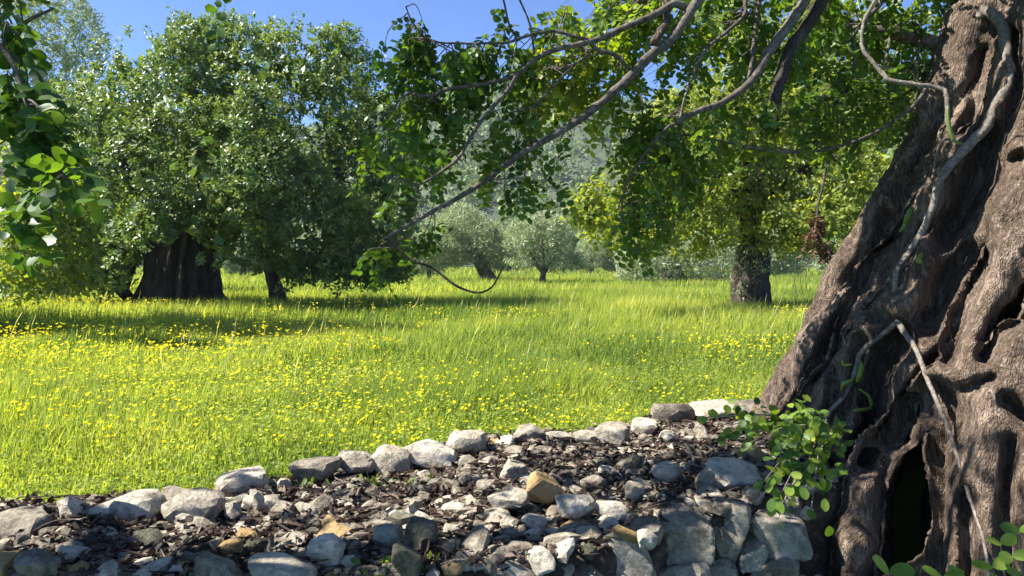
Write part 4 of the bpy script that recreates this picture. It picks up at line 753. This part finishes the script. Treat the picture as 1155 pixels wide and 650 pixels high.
# ------------------------------------------------------------------ small plants
def sapling(base, tips, nl, size, label, group):
    t = thing('sapling', base, label, 'sapling', group); S = {k: [] for k in LEAF}
    for tip in tips:
        P, r = smoothline([base, (np.array(base) + tip) / 2 + np.array([.02, 0, .03]), tip], [.006, .004, .002], 5); V, Fq = tube(P, r, 6, 1); part('stem', V, Fq, M['shoot'], t)
        for k in range(nl):
            s_ = -1 if k % 2 else 1; b = P[-1] * 1.0 - (P[-1] - P[-3]) * (k // 2) * .8; dirn = norm(np.array([s_ * .9, -.15, rng.uniform(.1, .7)]) + .25 * rnd_dir(1)[0])
            add_leaflets(S, b[None], dirn[None], norm(np.array([-.1, -.6, .75]) + .35 * rnd_dir(1)[0])[None], np.array([size * rng.uniform(.85, 1.15)]), np.array([size * .66]), rng.uniform(.5, .95, 1))
    flush(S, t, M['carob_near'], 20, 60, minpx=-1)
sapling(np.array([1.28, 2.55, LOW]), [at(1003, 645, 2.55)], 4, .085, 'two-leaved green sapling at the bottom edge in front of the gnarled trunk', 'saplings in front of the trunk')
sapling(np.array([1.55, 2.5, LOW]), [at(1064, 652, 2.5), at(1090, 655, 2.5)], 3, .07, 'low green sapling mostly cut off by the bottom edge', 'saplings in front of the trunk')
sapling(np.array([1.66, 2.45, LOW]), [at(1128, 612, 2.45), at(1142, 628, 2.4), at(1120, 640, 2.4), at(1150, 600, 2.5)], 6, .062, 'bright leafy sapling in the bottom right corner', 'saplings in front of the trunk')
# small weeds between stones
for x, y, n, lb in [(105, 595, 14, 'tiny green weed between border stones at the left'), (345, 548, 16, 'small weed with pale leaves beside the upright border block'), (512, 515, 12, 'bright green weed sprig between border stones near the platform centre'), (415, 545, 26, 'feathery grey-green weed below the dark border blocks'), (480, 545, 30, 'dark feathery weed mat left of the pointed stone'), (455, 640, 34, 'mossy weed tuft at the bottom edge')]:
    g = atz(x, y, .06); p = g + rng.normal(0, .045, (n, 3)) * np.array([1.3, 1, .25]); ax = norm(rnd_dir(n) + np.array([0, 0, .8])); V, Fq, kk = leaf_geo(p, ax, rnd_dir(n), rng.uniform(.03, .06, n), rng.uniform(.015, .03, n), 6)
    t = thing('weed', g, lb, 'weed', 'weeds on the platform'); part('foliage', V, Fq, M['carob_near'], t, var=np.repeat(rng.uniform(.3, .8, n), kk), kind='stuff')
    V, Fq = tube([g - np.array([0, 0, .04]), g + np.array([.005, 0, .02]), g + np.array([-.004, 0, .06])], [.003, .002, .001], 5, 3); part('stem', V, Fq, M['pod'], t, var=np.full(len(V), .4))

# ------------------------------------------------------------------ meadow
def field_pts(n, y0, y1, pw=1.0):
    y = y0 + (y1 - y0) * rng.random(int(n * 1.5)) ** pw; x = rng.uniform(-1, 1, len(y)) * (.72 * y + 1.5)
    ok = (y > yb(x) + .10) & (np.hypot(x - 3.6, y - 5) > 1.9) & (np.hypot((x - b0[0]), (y - b0[1])) > 1.35)
    x, y = x[ok][:n], y[ok][:n]; return np.stack([x, y, ground_z(x, y)], -1)
def blades(n, y0, y1, h, wd, seg2, pw=1.0, lean=.35):
    P = field_pts(n, y0, y1, pw); n = len(P); hn = np.clip(1 + .45 * noise(P, .5, 61) + .25 * noise(P, 1.9, 62), .35, 2)
    edge = np.clip((P[:, 1] - yb(P[:, 0])) / 1.6, .38, 1)
    H_ = h * hn * rng.uniform(.55, 1.25, n) * edge; a = rng.uniform(0, 6.28, n); sd = np.stack([np.cos(a), np.sin(a), 0 * a], -1); ld = np.stack([np.cos(a + rng.normal(1.57, .6, n)), np.sin(a + rng.normal(1.57, .6, n)), 0 * a], -1) * lean * rng.uniform(.2, 1.5, n)[:, None] + np.array([.10, -.04, 0])
    W_ = (wd * rng.uniform(.6, 1.4, n))[:, None] * sd / 2; up = np.array([0, 0, 1.0])
    tip = P + H_[:, None] * (up * .92 + ld); var = np.clip(.42 + .26 * noise(P, .3, 63) + .12 * noise(P, 1.3, 65) + rng.normal(0, .17, n), 0, 1)
    if seg2:
        mid = P + H_[:, None] * (up * .55 + ld * .32); V = np.stack([P - W_, P + W_, mid + W_ * .8, mid - W_ * .8, tip], 1); i = np.arange(n)[:, None] * 5
        return V.reshape(-1, 3), [i + np.array([[0, 1, 2, 3]]), i + np.array([[3, 2, 4]])], np.repeat(var, 5)
    V = np.stack([P - W_, P + W_, tip], 1); return V.reshape(-1, 3), [np.arange(3 * n).reshape(n, 3)], np.repeat(var, 3)
buf = Buf()
for n, y0, y1, h, wd, s2, pw in [(125000, 3.7, 9, .20, .007, True, 1), (92000, 8.5, 15, .26, .012, True, .8), (120000, 14, 28, .34, .02, False, .7), (110000, 27, 60, .36, .045, False, .7), (45000, 58, 130, .4, .12, False, .7)]:
    V, Fq, va = blades(n, y0, y1, h, wd, s2, pw); buf.add(V, Fq, va)
# low broad leaves among the near blades
P = field_pts(76000, 3.7, 12, 1.0); n = len(P); edge = np.clip((P[:, 1] - yb(P[:, 0])) / 1.6, .35, 1); P[:, 2] += rng.uniform(.02, .19, n) * edge
L = rng.uniform(.018, .034, n); V, Fq, kk = leaf_geo(P, rnd_dir(n) * np.array([1, 1, .4]), norm(rnd_dir(n) * .6 + np.array([0, 0, .8])), L, L * .8, 4); buf.add(V, Fq, np.repeat(np.clip(.45 + .2 * noise(P, .6, 64) + rng.normal(0, .13, n), 0, 1), kk))
o = buf.build('grass', M['grass'], None, kind='stuff', smooth=False); tag(o, 'bright yellow-green meadow grass spreading from the platform to the trees', 'grass')
# yellow flowers
buf = Buf()
for n, y0, y1, sz in [(1900, 5.0, 10, .022), (4400, 8.5, 16, .030), (4200, 15, 34, .036)]:
    P = field_pts(n * 4, y0, y1, 1.0); m = 1.25 * noise(P * np.array([.5, 1, 1]), .7, 71) + .7 * noise(P, 2.0, 72) + .28 * rng.normal(size=len(P)) - .85 * np.clip((P[:, 0] / P[:, 1] + .12) * 2, -1, 1) - .25 * np.clip((P[:, 1] - 11) / 10, -.5, 1) > .36; P = P[m][:n]; n = len(P)
    edge = np.clip((P[:, 1] - yb(P[:, 0])) / 1.6, .35, 1); P[:, 2] += rng.uniform(.10, .38, n) * edge
    k5 = 4; a = np.repeat(rng.uniform(0, 6.28, n), k5) + np.tile(np.arange(k5) * 2 * np.pi / k5, n); q = np.repeat(rng.normal(0, .3, (n, 2)), k5, 0)
    ax = norm(np.stack([np.cos(a) + q[:, 0], np.sin(a) + q[:, 1], .75 + 0 * a], -1)); V, Fq, kk = leaf_geo(np.repeat(P, k5, 0), ax, norm(np.array([0, 0, 1.0]) - .4 * ax), np.repeat(sz * rng.uniform(.5, 1.35, n), k5), np.repeat(sz * .9 + 0 * P[:, 0], k5), 4)
    buf.add(V, Fq, np.repeat(rng.uniform(0, 1, n), k5 * kk))
o = buf.build('meadow_flowers', M['petal'], None, kind='stuff'); tag(o, 'small yellow wildflowers sprinkled through the meadow grass', 'wildflowers')
# tall pale seed stalks
P = field_pts(260, 7, 20, .8); n = len(P); hh = rng.uniform(.35, .62, n) * np.clip((P[:, 1] - yb(P[:, 0])) / 3, .4, 1); ld = np.stack([rng.normal(.12, .14, n), rng.normal(0, .14, n), np.ones(n)], -1)
a = rng.uniform(0, 3.14, n); sd = np.stack([np.cos(a), np.sin(a), 0 * a], -1) * (.0016 + .00014 * P[:, 1])[:, None]
mid = P + hh[:, None] * ld * .75; tip = P + hh[:, None] * (ld * 1.03 + np.array([.05, 0, 0])); V = np.stack([P - sd, P + sd, mid + sd, mid - sd, mid - sd * 2.5, mid + sd * 2.5, tip + sd * .5, tip - sd * .5], 1).reshape(-1, 3); i = np.arange(n)[:, None] * 8
o = part('seed_stalks', V, [np.concatenate([i + np.array([[0, 1, 2, 3]]), i + np.array([[4, 5, 6, 7]])])], M['grass'], None, var=np.full(n * 8, 1.0), kind='stuff', smooth=False); tag(o, 'tall pale grass stalks with drooping seed heads in the meadow', 'grass stalks')

# ------------------------------------------------------------------ haze
m, t, N, L = newmat('haze'); v = N('ShaderNodeVolumePrincipled'); v.inputs['Color'].default_value = (.80, .89, .97, 1); v.inputs['Density'].default_value = .00022; v.inputs['Anisotropy'].default_value = .2
o_ = N('ShaderNodeOutputMaterial'); L(v.outputs[0], o_.inputs['Volume'])
X0, X1, Y0, Y1, Z0, Z1 = -640, 640, -60, 810, -8, 106
V = np.array([[x, y, z] for z in (Z0, Z1) for x, y in ((X0, Y0), (X1, Y0), (X1, Y1), (X0, Y1))]); Fq = np.array([[3, 2, 1, 0], [4, 5, 6, 7], [0, 1, 5, 4], [1, 2, 6, 5], [2, 3, 7, 6], [3, 0, 4, 7]])
o = part('haze', V, Fq, m, None, smooth=False, kind='stuff'); tag(o, 'thin pale haze in the air over the meadow and hill', 'haze')
print('done', time.time() - T0, 'objects', len(sc.objects))
